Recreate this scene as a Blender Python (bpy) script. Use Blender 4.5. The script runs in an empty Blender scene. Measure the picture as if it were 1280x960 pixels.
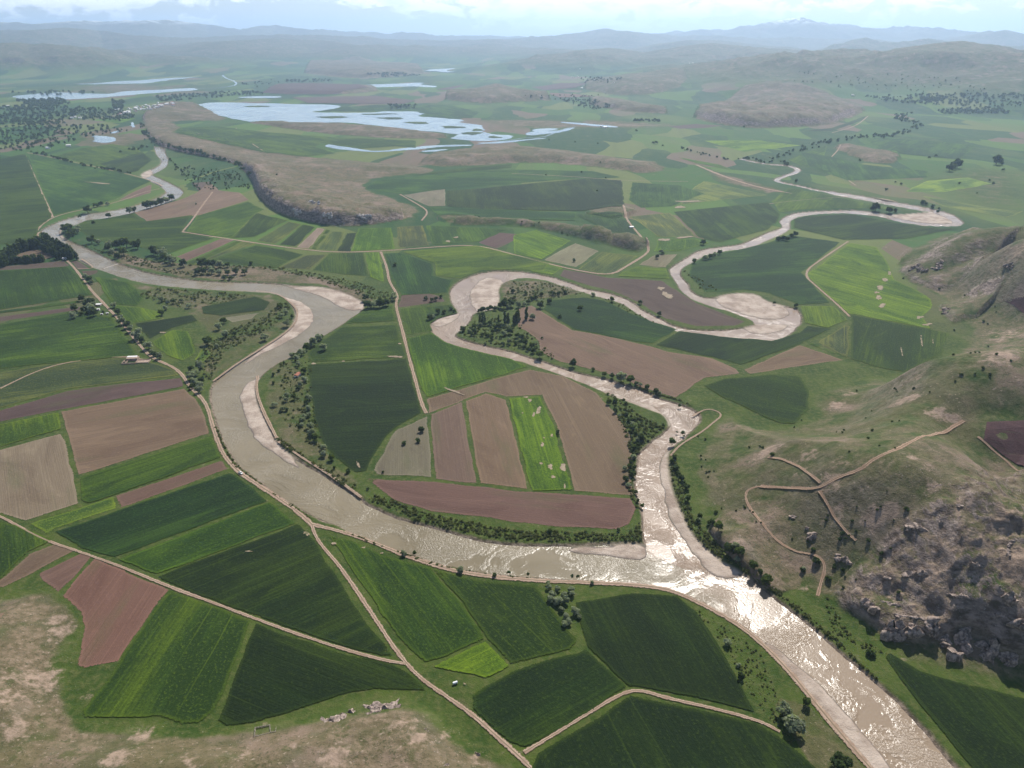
import bpy, math, random
import numpy as np
from mathutils import Vector, Matrix
from mathutils.geometry import delaunay_2d_cdt

random.seed(7)
RNG = np.random.default_rng(7)
SC = bpy.context.scene
COL = SC.collection
R = math.radians

# ------------------------------------------------------------------ camera
CAM_H = 350.0
FPX = 888.0                      # focal length in pixels of the 1280 wide photo
HORIZON = 42.0
PITCH = math.atan((480 - HORIZON) / FPX)
cp, sp = math.cos(PITCH), math.sin(PITCH)


def ray(px, py):
    px = np.asarray(px, float); py = np.asarray(py, float)
    u = (px - 640) / FPX; v = (480 - py) / FPX
    return np.stack([u, cp + v * sp, -sp + v * cp], -1)


def flat(pts, z=0.0):
    """photo points -> points on the valley floor (metres)"""
    p = np.array([(a[0], a[1]) for a in pts], float)
    d = ray(p[:, 0], p[:, 1])
    t = (CAM_H - z) / -d[:, 2]
    return d[:, :2] * t[:, None]


def skypoint(px, py, dist):
    d = ray([px], [py])[0]
    t = dist / math.hypot(d[0], d[1])
    return d[0] * t, d[1] * t, CAM_H + d[2] * t


# ------------------------------------------------------------------ maths
def sstep(a, b, x):
    t = np.clip((x - a) / (b - a), 0, 1)
    return t * t * (3 - 2 * t)


def _hash(ix, iy, seed):
    n = (ix.astype(np.int64) * 374761393 + iy.astype(np.int64) * 668265263 + seed * 1442695041) & 0x7fffffff
    n = ((n ^ (n >> 13)) * 1274126177) & 0x7fffffff
    return ((n ^ (n >> 16)) & 0xffff) / 65535.0


def vnoise(x, y, seed=0):
    ix = np.floor(x); iy = np.floor(y)
    fx = x - ix; fy = y - iy
    fx = fx * fx * fx * (fx * (fx * 6 - 15) + 10); fy = fy * fy * fy * (fy * (fy * 6 - 15) + 10)
    a = _hash(ix, iy, seed); b = _hash(ix + 1, iy, seed)
    c = _hash(ix, iy + 1, seed); d = _hash(ix + 1, iy + 1, seed)
    return (a + (b - a) * fx) * (1 - fy) + (c + (d - c) * fx) * fy


def fbm(x, y, sc, oct=4, seed=0, gain=.5):
    s = 0; amp = 1; tot = 0; f = 1 / sc
    for k in range(oct):
        s = s + amp * (vnoise(x * f + 17.3 * k, y * f - 9.1 * k, seed + k) * 2 - 1)
        tot += amp; amp *= gain; f *= 2.03
    return s / tot


def ridged(x, y, sc, oct=4, seed=0):
    s = 0; amp = 1; tot = 0; f = 1 / sc
    for k in range(oct):
        n = 1 - np.abs(vnoise(x * f + 5.3 * k, y * f + 3.7 * k, seed + k) * 2 - 1)
        s = s + amp * n * n; tot += amp; amp *= .5; f *= 2.07
    return s / tot


def seg_dist(x, y, P, closed=False):
    d2 = np.full(x.shape, 1e18)
    n = len(P)
    for i in range(n if closed else n - 1):
        ax, ay = P[i]; bx, by = P[(i + 1) % n]
        ex, ey = bx - ax, by - ay
        l2 = ex * ex + ey * ey + 1e-9
        t = np.clip(((x - ax) * ex + (y - ay) * ey) / l2, 0, 1)
        d2 = np.minimum(d2, (x - ax - t * ex) ** 2 + (y - ay - t * ey) ** 2)
    return np.sqrt(d2)


def inside(x, y, P):
    r = np.zeros(x.shape, bool)
    n = len(P)
    for i in range(n):
        ax, ay = P[i]; bx, by = P[(i + 1) % n]
        if ay == by:
            continue
        c = ((ay > y) != (by > y)) & (x < (bx - ax) * (y - ay) / (by - ay) + ax)
        r ^= c
    return r


def sdf(x, y, P, margin):
    """signed distance, positive inside; -margin far away"""
    out = np.full(x.shape, -float(margin))
    lo = P.min(0) - margin; hi = P.max(0) + margin
    m = (x > lo[0]) & (x < hi[0]) & (y > lo[1]) & (y < hi[1])
    if m.any():
        xs, ys = x[m], y[m]
        d = seg_dist(xs, ys, P, True)
        d = np.where(inside(xs, ys, P), d, -d)
        out[m] = np.maximum(d, -margin)
    return out


def smooth_line(P, it=2, closed=False):
    P = np.asarray(P, float)
    for _ in range(it):
        if closed:
            Q = np.roll(P, -1, 0)
            P = np.stack([.75 * P + .25 * Q, .25 * P + .75 * Q], 1).reshape(-1, 2)
        else:
            a = .75 * P[:-1] + .25 * P[1:]; b = .25 * P[:-1] + .75 * P[1:]
            P = np.vstack([P[:1], np.stack([a, b], 1).reshape(-1, 2), P[-1:]])
    return P


def resample(P, step, closed=False):
    P = np.asarray(P, float)
    if closed:
        P = np.vstack([P, P[:1]])
    out = []
    for a, b in zip(P[:-1], P[1:]):
        n = max(1, int(round(np.hypot(*(b - a)) / step)))
        for k in range(n):
            out.append(a + (b - a) * k / n)
    if not closed:
        out.append(P[-1])
    return np.array(out)


# ------------------------------------------------------------------ rivers (photo tracings on the valley floor)
R1A = [(193, 183), (195, 193), (203, 200), (199, 207), (188, 212), (178, 216), (176, 220), (183, 224), (197, 230), (205, 236), (208, 240), (202, 245),
       (192, 249), (180, 253), (165, 258), (150, 261), (125, 265), (103, 268), (80, 274), (65, 280), (55, 285), (51, 290), (54, 296), (62, 303), (75, 310), (88, 316),
       (97, 323), (110, 331), (130, 338), (155, 347), (190, 355), (230, 359), (280, 362), (320, 364), (345, 366), (360, 374), (369, 386), (370, 399), (362, 411),
       (338, 428), (320, 439), (287, 460), (266, 478), (263, 490), (266, 510), (273, 532), (283, 556), (298, 580), (320, 597), (350, 620), (372, 632), (402, 648), (432, 660),
       (470, 678), (510, 690), (545, 703), (582, 711), (640, 718), (700, 722), (740, 724), (800, 728), (838, 733), (877, 750), (915, 771), (945, 792), (968, 815), (1000, 850),
       (1035, 890), (1062, 922), (1085, 950), (1112, 985), (1170, 1060)]
R1B = [(205, 183), (206, 192), (210, 198), (209, 207), (200, 213), (191, 217), (190, 219), (200, 223), (215, 230), (226, 236), (229, 240), (225, 246),
       (212, 251), (195, 257), (180, 261), (160, 267), (140, 271), (125, 273), (108, 275), (93, 281), (80, 284), (74, 290), (80, 298), (92, 304), (108, 310), (130, 321),
       (155, 332), (185, 341), (225, 348), (265, 352), (320, 353), (345, 354), (372, 358), (398, 358), (420, 362), (440, 370), (455, 378), (453, 387), (442, 394), (428, 404), (405, 418),
       (384, 430), (362, 446), (342, 455), (322, 472), (317, 488), (322, 508), (333, 530), (344, 552), (370, 574), (402, 591), (420, 604), (450, 621), (456, 629), (490, 644),
       (515, 652), (560, 664), (602, 676), (640, 679), (700, 681), (750, 680), (804, 678), (820, 690), (870, 690), (905, 703), (930, 717), (960, 738), (985, 759), (1010, 777), (1035, 801),
       (1057, 819), (1077, 836), (1100, 856), (1120, 874), (1135, 889), (1172, 931), (1200, 962), (1225, 990), (1285, 1060)]
R2A = [(810, 690), (804, 660), (803, 635), (796, 620), (794, 600), (797, 578), (801, 563), (814, 552), (834, 537), (838, 530), (830, 517), (815, 512), (790, 502), (765, 494), (735, 480),
       (702, 467), (665, 455), (640, 448), (620, 445), (590, 437), (557, 427), (546, 420), (540, 413), (537, 403), (552, 395), (574, 390), (566, 380), (562, 368), (566, 357), (582, 347),
       (607, 339), (640, 338), (665, 341), (690, 346), (715, 354), (735, 362), (760, 365), (780, 372), (795, 380), (802, 387), (820, 395), (840, 406), (860, 411), (890, 413), (927, 410),
       (950, 404), (915, 389), (885, 381), (865, 373), (852, 363), (845, 351), (838, 341), (837, 335), (847, 329), (860, 321), (866, 316), (880, 311), (902, 308), (927, 305), (940, 299),
       (960, 290), (974, 286), (979, 282), (974, 277), (980, 271), (992, 266), (1010, 264), (1035, 263), (1065, 262), (1090, 264), (1110, 268), (1130, 268), (1150, 266), (1165, 265), (1150, 262.5),
       (1130, 259), (1095, 252.5), (1065, 247), (1037, 242), (1035, 240.5)]
R2B = [(1037, 238.6), (1070, 243), (1095, 247.6), (1120, 252.3), (1150, 257.3), (1178, 263.4), (1196, 270), (1208, 281.5), (1172, 282.5), (1150, 281), (1120, 276), (1100, 270), (1065, 266), (1035, 266), (1010, 268), (992, 272),
       (986, 278), (988, 285), (980, 291), (960, 299), (940, 309), (905, 313), (885, 317), (872, 323), (865, 327), (852, 334), (849, 340), (852, 347), (860, 355), (862, 362), (872, 370),
       (890, 373), (905, 368), (927, 366), (947, 368), (955, 375), (975, 381), (995, 385), (1001, 392), (1002, 402), (992, 413), (975, 424), (960, 425), (902, 420), (865, 416), (840, 412), (820, 404), (802, 394), (790, 386),
       (775, 377), (747, 370), (725, 363), (702, 356), (677, 348), (650, 346), (628, 352), (622, 362), (624, 376), (617, 386), (597, 389), (590, 393), (588, 401), (577, 410), (568, 417), (573, 423),
       (600, 430), (640, 439), (677, 451), (715, 464), (740, 470), (760, 474), (775, 479), (800, 486), (825, 498), (847, 504), (865, 511), (875, 519), (873, 528), (862, 541), (843, 556), (833, 566),
       (834, 590), (840, 615), (850, 640), (862, 665), (880, 685), (905, 703), (880, 720)]
R1 = np.vstack([smooth_line(flat(R1A), 1), smooth_line(flat(R1B), 1)[::-1]])
R2 = np.vstack([smooth_line(flat(R2A), 1), smooth_line(flat(R2B), 1)])


def ribbon_poly(pts, wpx):
    """thin watercourse: closed outline round a centre line, width in photo pixels (per point or one)"""
    c = smooth_line(flat(pts), 1)
    w = wpx * np.hypot(np.hypot(c[:, 0], c[:, 1]), CAM_H) / FPX / 2
    t = np.gradient(c, axis=0); t /= np.linalg.norm(t, axis=1)[:, None] + 1e-9
    n = np.stack([-t[:, 1], t[:, 0]], 1)
    return np.vstack([c + n * w[:, None], (c - n * w[:, None])[::-1]])


STREAMS = {
    'stream': [ribbon_poly([(1040, 240.5), (1015, 236), (995, 231), (973, 227), (970, 224), (980, 220), (994, 216), (999, 211), (985, 206.5), (960, 205), (942, 202), (925, 198)], 6)],
}
# sand and gravel bars inside the channels
BARS = [
    [(352, 369), (370, 374), (383, 380), (393, 392), (393, 402), (376, 416), (352, 430), (322, 444), (300, 458), (318, 440), (355, 418), (371, 400), (371, 386), (360, 374)],
    [(345, 351), (370, 361), (395, 367), (412, 375), (428, 385), (448, 389), (462, 378), (440, 366), (400, 355)],
    [(303, 478), (299, 500), (308, 528), (318, 548), (338, 562), (358, 575), (380, 588), (352, 558), (338, 530), (328, 500), (330, 470)],
    [(75, 285), (72, 292), (80, 300), (96, 300), (100, 284)],
    [(612, 345), (596, 352), (587, 364), (588, 378), (597, 390), (622, 392), (632, 372), (632, 350)],
    [(536, 400), (545, 409), (560, 404), (577, 393), (570, 386)],
    [(760, 487), (800, 503), (820, 507), (836, 525), (836, 533), (815, 530), (790, 508)],
    [(829, 570), (824, 585), (828, 605), (833, 628), (843, 655), (856, 675), (872, 695), (885, 712), (900, 722), (930, 718), (905, 695), (880, 676), (858, 640), (846, 610), (840, 560)],
    [(700, 686), (745, 681), (806, 678), (812, 694), (795, 699), (765, 694), (730, 690)],
    [(958, 797), (985, 820), (1013, 843), (1043, 873), (1067, 899), (1097, 932), (1130, 975), (1090, 985), (1050, 930), (1010, 870), (960, 812)],
    [(890, 376), (905, 366), (930, 363), (950, 367), (985, 384), (986, 396), (960, 399), (925, 391)],
    [(935, 404), (985, 404), (985, 410), (955, 418), (930, 413)],
    [(1110, 267), (1135, 264), (1160, 262), (1180, 270), (1196, 279), (1172, 279), (1150, 278), (1120, 272)],
    [(174, 214), (186, 211), (192, 215), (186, 222), (176, 221)],
]
BARS = [smooth_line(flat(b), 1, True) for b in BARS]
WATER_Z = -1.6

# ------------------------------------------------------------------ hills
# front foot, back foot (photo points on the valley floor), height, front length, back length, dryness, rock, ripple(noise m)
HILLS = [
    # right-hand hills
    dict(f=[(1118, 328), (1112, 336), (1118, 346), (1138, 356), (1160, 366), (1176, 376), (1180, 388), (1192, 402), (1196, 416), (1186, 440), (1166, 456), (1120, 471), (1055, 470), (1012, 487), (1013, 516), (990, 533),
            (950, 529), (908, 513), (888, 522), (870, 546), (849, 562), (847, 590), (858, 625), (880, 655), (915, 690), (965, 722), (1003, 748), (1035, 765), (1078, 795), (1110, 812), (1150, 836), (1200, 850), (1280, 870), (1420, 905), (1700, 1000)],
         b=[(2300, 900), (2100, 420), (1500, 285), (1290, 284), (1190, 288), (1140, 306)], H=48, Lf=320, Lb=220, dry=.56, rock=.10, rip=66, sc=150, big=1),
    dict(f=[(1120, 332), (1118, 344), (1138, 354), (1162, 364), (1190, 368), (1215, 360)], b=[(1270, 330), (1250, 300), (1190, 293), (1145, 310)], H=13, Lf=50, Lb=90, dry=.5, rock=.75, rip=3, sc=60),
    dict(f=[(1172, 386), (1178, 400), (1190, 408), (1215, 402)], b=[(1250, 385), (1215, 372), (1185, 376)], H=9, Lf=30, Lb=50, dry=.6, rock=.6, rip=2, sc=40),
    # the crag above the lower river
    dict(f=[(1036, 742), (1042, 762), (1082, 783), (1108, 801), (1150, 813), (1180, 812), (1200, 806), (1222, 814), (1240, 829), (1272, 838), (1330, 842)], b=[(1500, 800), (1480, 620), (1300, 600), (1210, 640), (1150, 690), (1080, 715)], H=27, Lf=20, Lb=150, dry=.6, rock=1.0, rip=7, sc=34),
    dict(f=[(884, 664), (905, 690), (930, 712), (958, 736), (972, 742)], b=[(1000, 735), (1010, 690), (960, 640), (905, 640)], H=8, Lf=6, Lb=50, dry=.7, rock=.5, rip=1.5, sc=25),
    # lower-left hill
    dict(f=[(-400, 760), (-60, 745), (0, 748), (60, 728), (90, 756), (104, 782), (98, 832), (104, 892), (150, 899), (200, 899), (262, 903), (310, 905), (400, 879), (470, 865), (530, 864), (560, 885), (602, 920), (640, 952), (690, 1010)],
         b=[(620, 1250), (200, 1500), (-500, 1300), (-700, 900)], H=20, Lf=110, Lb=80, dry=1.0, rock=.12, rip=4.5, sc=90),
    # the mesa with its white cliff
    dict(f=[(240, 133), (205, 132), (176, 141), (179, 160), (188, 178), (210, 188), (258, 197), (298, 206), (313, 222), (317, 242), (338, 265), (380, 279), (420, 285), (457, 283), (520, 272)],
         b=[(530, 262), (500, 250), (452, 234), (470, 222), (555, 215), (520, 206), (430, 200), (350, 192), (300, 172), (225, 160), (215, 150), (290, 152), (270, 140)], H=30, Lf=38, Lb=420, dry=.80, rock=.6, rip=4, sc=110),
    dict(f=[(300, 210), (315, 225), (319, 242), (340, 264), (380, 277), (420, 283), (470, 281), (505, 274)], b=[(500, 262), (440, 258), (380, 245), (340, 225), (318, 208)], H=11, Lf=16, Lb=50, dry=.8, rock=1.0, rip=5, sc=40),
    dict(f=[(520, 206), (560, 209), (610, 207), (650, 204), (700, 205), (770, 213), (800, 218), (826, 216), (836, 209)], b=[(790, 199), (720, 189), (640, 180), (560, 188)], H=20, Lf=170, Lb=170, dry=.85, rock=.25, rip=5, sc=120),
    dict(f=[(300, 152), (360, 162), (430, 170), (500, 174), (560, 173)], b=[(556, 168), (500, 162), (430, 156), (370, 155)], H=14, Lf=120, Lb=60, dry=1, rock=.1, rip=3, sc=120),
    dict(f=[(865, 148), (880, 152), (920, 160), (960, 161), (985, 160), (1040, 157), (1062, 149), (1082, 140)], b=[(1075, 133), (1020, 124), (940, 120), (885, 132)], H=46, Lf=150, Lb=500, dry=.85, rock=.45, rip=14, sc=160),
    dict(f=[(735, 131), (765, 138), (800, 141), (836, 143)], b=[(830, 135), (790, 126), (745, 122)], H=28, Lf=150, Lb=200, dry=.75, rock=.3, rip=8, sc=120),
    dict(f=[(730, 114), (780, 121), (850, 118), (860, 112)], b=[(850, 106), (780, 104), (735, 106)], H=30, Lf=250, Lb=200, dry=.6, rock=.1, rip=8, sc=200),
    dict(f=[(555, 125), (595, 130), (650, 128), (690, 126)], b=[(680, 118), (640, 108), (600, 108), (565, 116)], H=45, Lf=200, Lb=300, dry=.7, rock=.2, rip=10, sc=200),
    dict(f=[(330, 116), (380, 118), (440, 118), (475, 114)], b=[(460, 108), (400, 106), (350, 107)], H=22, Lf=200, Lb=200, dry=.9, rock=0, rip=4, sc=200),
    dict(f=[(380, 92), (430, 98), (480, 98), (530, 92)], b=[(520, 84), (450, 80), (390, 84)], H=55, Lf=400, Lb=300, dry=.7, rock=.1, rip=10, sc=300),
    dict(f=[(1040, 186), (1070, 200), (1100, 206), (1120, 205), (1130, 200)], b=[(1110, 190), (1080, 183), (1055, 181)], H=16, Lf=90, Lb=90, dry=.9, rock=.3, rip=3, sc=60),
    # knolls in the middle of the plain
    dict(f=[(560, 282), (600, 282), (650, 284), (690, 290), (726, 300), (750, 304), (770, 312), (800, 317), (812, 310)], b=[(800, 298), (765, 290), (745, 284), (690, 278), (640, 273), (585, 272)], H=15, Lf=45, Lb=60, dry=.55, rock=.1, rip=3, sc=50),
    dict(f=[(725, 296), (735, 304), (752, 307), (764, 303)], b=[(764, 293), (748, 286), (732, 287)], H=7, Lf=40, Lb=35, dry=.5, rock=.1, rip=2, sc=30),
    dict(f=[(765, 308), (780, 315), (800, 317), (812, 311)], b=[(808, 302), (785, 297), (768, 300)], H=7, Lf=40, Lb=35, dry=.5, rock=.1, rip=2, sc=30),
    dict(f=[(732, 268), (760, 275), (780, 272)], b=[(800, 262), (780, 255), (755, 256), (735, 262)], H=6, Lf=40, Lb=40, dry=.7, rock=.1, rip=1, sc=40),
    dict(f=[(546, 276), (575, 281), (600, 277)], b=[(595, 268), (565, 266), (548, 268)], H=5, Lf=40, Lb=40, dry=.6, rock=.1, rip=1, sc=40),
]
for h in HILLS:
    h['F'] = smooth_line(flat(h['f']), 2); h['B'] = smooth_line(flat(h['b']), 1)
    h['P'] = np.vstack([h['F'], h['B']])
# far ridges: crest in the photo at a distance in km, half width km
RIDGES = [
    (6.3, 1.7, .25, [(930, 82), (960, 72), (1010, 65), (1050, 61), (1080, 60), (1100, 64), (1112, 67), (1140, 61), (1170, 55), (1190, 52), (1212, 54), (1232, 59), (1252, 67), (1280, 73), (1330, 80), (1420, 84)]),
    (7.2, .9, .1, [(760, 90), (800, 83), (840, 80), (875, 84), (900, 88)]),
    (8.8, 1.5, .2, [(668, 84), (700, 69), (730, 62), (760, 60), (785, 62), (798, 69), (812, 80)]),
    (9.2, 1.7, .2, [(790, 80), (830, 65), (860, 57), (890, 54), (920, 56), (945, 60), (975, 62), (1010, 66)]),
    (9.5, 1.4, .25, [(-160, 56), (-60, 54), (0, 53), (25, 52), (45, 56), (60, 54), (100, 58), (160, 66), (230, 72), (300, 74)]),
    (11.5, 1.6, .1, [(150, 62), (230, 54), (280, 51), (340, 48), (400, 50), (440, 55), (540, 57), (640, 58), (700, 60)]),
    (12, 1.5, .12, [(780, 62), (820, 55), (860, 50), (900, 50), (940, 55), (1000, 60)]),
    (11.5, 1.2, .15, [(1000, 66), (1040, 60), (1064, 53), (1082, 46), (1096, 52), (1120, 53), (1160, 48), (1180, 51), (1210, 57), (1260, 58), (1320, 55), (1400, 60)]),
    (14, 1.8, .1, [(-120, 40), (0, 38), (40, 37), (80, 34), (120, 38), (180, 45), (240, 47), (300, 44), (360, 43), (430, 44), (520, 50), (620, 49), (700, 50)]),
    (15.5, 2, .12, [(600, 50), (640, 48), (680, 45), (720, 41), (755, 36), (785, 39), (810, 42), (850, 44), (900, 45), (960, 47), (1040, 49), (1110, 50)]),
    (20, 2.5, .18, [(-200, 30), (0, 27), (40, 29), (90, 26), (130, 27), (180, 25), (220, 26), (250, 30), (300, 36), (320, 33), (345, 31), (380, 38), (420, 38), (460, 41), (520, 42), (600, 44), (660, 45)]),
    (20, 2.5, .18, [(780, 46), (840, 40), (880, 38), (910, 39), (930, 34), (950, 29), (970, 25), (990, 22), (1010, 23), (1030, 29), (1048, 30), (1070, 37), (1100, 36), (1130, 34), (1180, 37), (1220, 41), (1300, 44)]),
    (16.5, 1.6, .12, [(1170, 50), (1205, 45), (1225, 41), (1237, 38), (1246, 41), (1257, 37), (1280, 42), (1340, 46), (1420, 50)]),
]
RG = []
for km, w, rg, pts in RIDGES:
    P = np.array([skypoint(a, b, km * 1000 * (1 + .05 * math.sin(i * 2.1))) for i, (a, b) in enumerate(pts)])
    RG.append((P, w * 1000, rg))


def ridge_height(x, y, P, W, rough):
    out = np.zeros(x.shape)
    lo = P[:, :2].min(0) - W; hi = P[:, :2].max(0) + W
    m = (x > lo[0]) & (x < hi[0]) & (y > lo[1]) & (y < hi[1])
    if not m.any():
        return out
    xs, ys = x[m], y[m]
    wob = fbm(xs, ys, W * .45, 3, 31) * W * .16
    best = np.zeros(xs.shape)
    for a, b in zip(P[:-1], P[1:]):
        ex, ey = b[0] - a[0], b[1] - a[1]
        t = np.clip(((xs - a[0]) * ex + (ys - a[1]) * ey) / (ex * ex + ey * ey), 0, 1)
        d = np.hypot(xs - a[0] - t * ex, ys - a[1] - t * ey)
        f = np.clip(1 - np.maximum(d + wob * np.clip(d / W * 3, 0, 1), 0) / W, 0, 1)
        best = np.maximum(best, (a[2] + (b[2] - a[2]) * t) * f ** 1.35 * (1.25 - .25 * f))
    rg = ridged(xs, ys, W * .33, 5, 11) - .45
    out[m] = np.maximum(best * (1 + rg * rough * 1.6 * np.clip(3 * (1 - best / (best.max() + 1)), .25, 1)), 0)
    return out


def hills(x, y, attrs=False):
    """height of the land without the river channels (+ dryness and rock weight)"""
    h = np.zeros(x.shape); dry = np.zeros(x.shape); rock = np.zeros(x.shape); crest = np.zeros(x.shape)
    for i, H in enumerate(HILLS):
        P = H['P']
        lo = P.min(0) - 30; hi = P.max(0) + 30
        m = (x > lo[0]) & (x < hi[0]) & (y > lo[1]) & (y < hi[1])
        if not m.any():
            continue
        idx = np.nonzero(m)
        ins = inside(x[idx], y[idx], P)
        idx = tuple(a[ins] for a in idx)
        if len(idx[0]) == 0:
            continue
        xs, ys = x[idx], y[idx]
        wob = 1 + .35 * fbm(xs, ys, H['sc'], 3, 40 + i)
        df = seg_dist(xs, ys, H['F']) * wob; db = seg_dist(xs, ys, H['B'])
        bl = seg_dist(xs, ys, P, True)
        pf = 1 - np.exp(-2.2 * df / H['Lf']); pf = pf * sstep(0, H['Lf'] * .35, df)
        pb = sstep(0, H['Lb'], db)
        hh = H['H'] * pf * pb
        fade = sstep(0, H['sc'] * .5, bl)
        if H.get('big'):
            qx = xs + 60 * fbm(xs, ys, 260, 2, 7); qy = ys + 60 * fbm(xs, ys, 260, 2, 8)
            b1 = np.abs(vnoise(qx / 260, qy / 190, 63) * 2 - 1); b2 = np.abs(vnoise(qx / 150 + 7, qy / 120, 64) * 2 - 1)
            rdg = 1.15 * np.sqrt(b1 * b1 + .012) * .72 + .30 * np.sqrt(b2 * b2 + .02)
            hh = hh * (1 - .45 * sstep(1000, 1500, ys)) + H['rip'] * (1 - .72 * sstep(950, 1450, ys)) * sstep(0, 120, bl) * (1.25 * (rdg - .45) + .07 * fbm(xs, ys, 55, 4, 91) + .35) + .7 * fbm(xs, ys, 16, 3, 95) * fade
            if attrs:
                crest[idx] = np.maximum(crest[idx], sstep(.60, .90, rdg + .16 * fbm(xs, ys, 60, 3, 14)) * sstep(10, 80, bl))
        else:
            hh = hh + H['rip'] * fade * (1.5 * (ridged(xs, ys, H['sc'] * 1.3, 5, 60 + i) - .5) + .7 * fbm(xs, ys, H['sc'] * .5, 4, 90 + i) + .5)
        h[idx] += np.maximum(hh, 0)
        if attrs:
            e = sstep(0, min(H['Lf'], 60) * .35, bl + 12 * fbm(xs, ys, 40, 3, 5))
            dry[idx] = np.maximum(dry[idx], e * H['dry'])
            rock[idx] = np.maximum(rock[idx], H['rock'] * sstep(0, 12, bl) * (1 - .6 * sstep(H['Lf'], H['Lf'] * 4, df)))
    r = np.hypot(x, y)
    if (r > 3500).any():
        mx = np.zeros(x.shape)
        for P, W, rough in RG:
            mx = np.maximum(mx, ridge_height(x, y, P, W, rough))
        h = h + mx
        if attrs:
            dry = np.maximum(dry, .55 * sstep(8, 140, mx))
            rock = np.maximum(rock, .35 * sstep(90, 260, mx))
        f = sstep(12500, 15000, r)
        h = h + f * 9 * (fbm(x, y, 900, 3, 3) + .3) * (1 if not attrs else 1)
    return (h, dry, rock, crest) if attrs else h


def on_land(pts, lift=0.0):
    """photo points -> 3-D points on the land surface (marches the ray to the hills)"""
    p = np.array([(a[0], a[1]) for a in pts], float)
    d = ray(p[:, 0], p[:, 1])
    t1 = CAM_H / -d[:, 2]; t0 = (CAM_H - 130) / -d[:, 2]
    n = 90
    s = np.linspace(0, 1, n)
    T = t0[:, None] + (t1 - t0)[:, None] * s[None]
    X = d[:, 0:1] * T; Y = d[:, 1:2] * T; Z = CAM_H + d[:, 2:3] * T
    G = Z - hills(X, Y)
    hit = np.argmax(G <= 0, 1); hit = np.where((G <= 0).any(1), hit, n - 1); hit = np.maximum(hit, 1)
    i = np.arange(len(p))
    g0, g1 = G[i, hit - 1], G[i, hit]
    w = np.clip(g0 / (g0 - g1 + 1e-9), 0, 1)
    t = T[i, hit - 1] + (T[i, hit] - T[i, hit - 1]) * w
    x, y = d[:, 0] * t, d[:, 1] * t
    return np.stack([x, y, hills(x, y) + lift], 1)


# ------------------------------------------------------------------ node helpers
def new_mat(name):
    m = bpy.data.materials.new(name); m.use_nodes = True
    nt = m.node_tree
    b = nt.nodes['Principled BSDF']
    b.inputs['Roughness'].default_value = .9
    b.inputs['Specular IOR Level'].default_value = .15
    return m, nt, b


class NT:
    def __init__(s, nt): s.nt = nt

    def n(s, t, **kw):
        nd = s.nt.nodes.new(t)
        for k, v in kw.items():
            setattr(nd, k, v)
        return nd

    def link(s, a, b): s.nt.links.new(a, b)

    def put(s, sock, v):
        if isinstance(v, bpy.types.NodeSocket): s.link(v, sock)
        elif v is not None: sock.default_value = v

    def math(s, op, a, b=None, c=None, clamp=False):
        nd = s.n('ShaderNodeMath', operation=op, use_clamp=clamp)
        s.put(nd.inputs[0], a); s.put(nd.inputs[1], b)
        if c is not None: s.put(nd.inputs[2], c)
        return nd.outputs[0]

    def noise(s, vec, scale, detail=4, rough=.55, lac=2.0, dist=0.0):
        nd = s.n('ShaderNodeTexNoise'); s.put(nd.inputs['Vector'], vec)
        nd.inputs['Scale'].default_value = scale; nd.inputs['Detail'].default_value = detail
        nd.inputs['Roughness'].default_value = rough; nd.inputs['Lacunarity'].default_value = lac
        nd.inputs['Distortion'].default_value = dist
        return nd.outputs['Fac']

    def map(s, vec, scale=(1, 1, 1), loc=(0, 0, 0), rot=(0, 0, 0)):
        nd = s.n('ShaderNodeMapping'); s.put(nd.inputs[0], vec)
        s.put(nd.inputs['Location'], loc); s.put(nd.inputs['Rotation'], rot); s.put(nd.inputs['Scale'], scale)
        return nd.outputs[0]

    def rng(s, v, a, b, c=0.0, d=1.0, smooth=True):
        nd = s.n('ShaderNodeMapRange', interpolation_type='SMOOTHSTEP' if smooth else 'LINEAR')
        s.put(nd.inputs['Value'], v); s.put(nd.inputs['From Min'], a); s.put(nd.inputs['From Max'], b)
        s.put(nd.inputs['To Min'], c); s.put(nd.inputs['To Max'], d)
        return nd.outputs[0]

    def mix(s, f, a, b, mode='MIX'):
        nd = s.n('ShaderNodeMix', data_type='RGBA', blend_type=mode)
        s.put(nd.inputs['Factor'], f)
        for sock, v in ((nd.inputs[6], a), (nd.inputs[7], b)):
            if isinstance(v, tuple): v = (*v[:3], 1)
            s.put(sock, v)
        return nd.outputs[2]

    def attr(s, name):
        return s.n('ShaderNodeAttribute', attribute_name=name).outputs['Fac']

    def pos(s): return s.n('ShaderNodeNewGeometry').outputs['Position']

    def bump(s, h, strength, dist, b):
        nd = s.n('ShaderNodeBump'); s.put(nd.inputs['Height'], h)
        nd.inputs['Strength'].default_value = strength; nd.inputs['Distance'].default_value = dist
        s.link(nd.outputs[0], b.inputs['Normal'])

    def ramp(s, f, stops, interp='LINEAR'):
        nd = s.n('ShaderNodeValToRGB'); s.put(nd.inputs[0], f)
        cr = nd.color_ramp; cr.interpolation = interp
        while len(cr.elements) < len(stops): cr.elements.new(.5)
        for e, (p, c) in zip(cr.elements, stops):
            e.position = p; e.color = (*c, 1)
        return nd.outputs[0]


def ragged(k, b, fac):
    out = k.nt.nodes['Material Output']; tr = k.n('ShaderNodeBsdfTransparent'); mx = k.n('ShaderNodeMixShader')
    k.put(mx.inputs[0], fac); k.link(tr.outputs[0], mx.inputs[1]); k.link(b.outputs[0], mx.inputs[2]); k.link(mx.outputs[0], out.inputs['Surface'])


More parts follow.
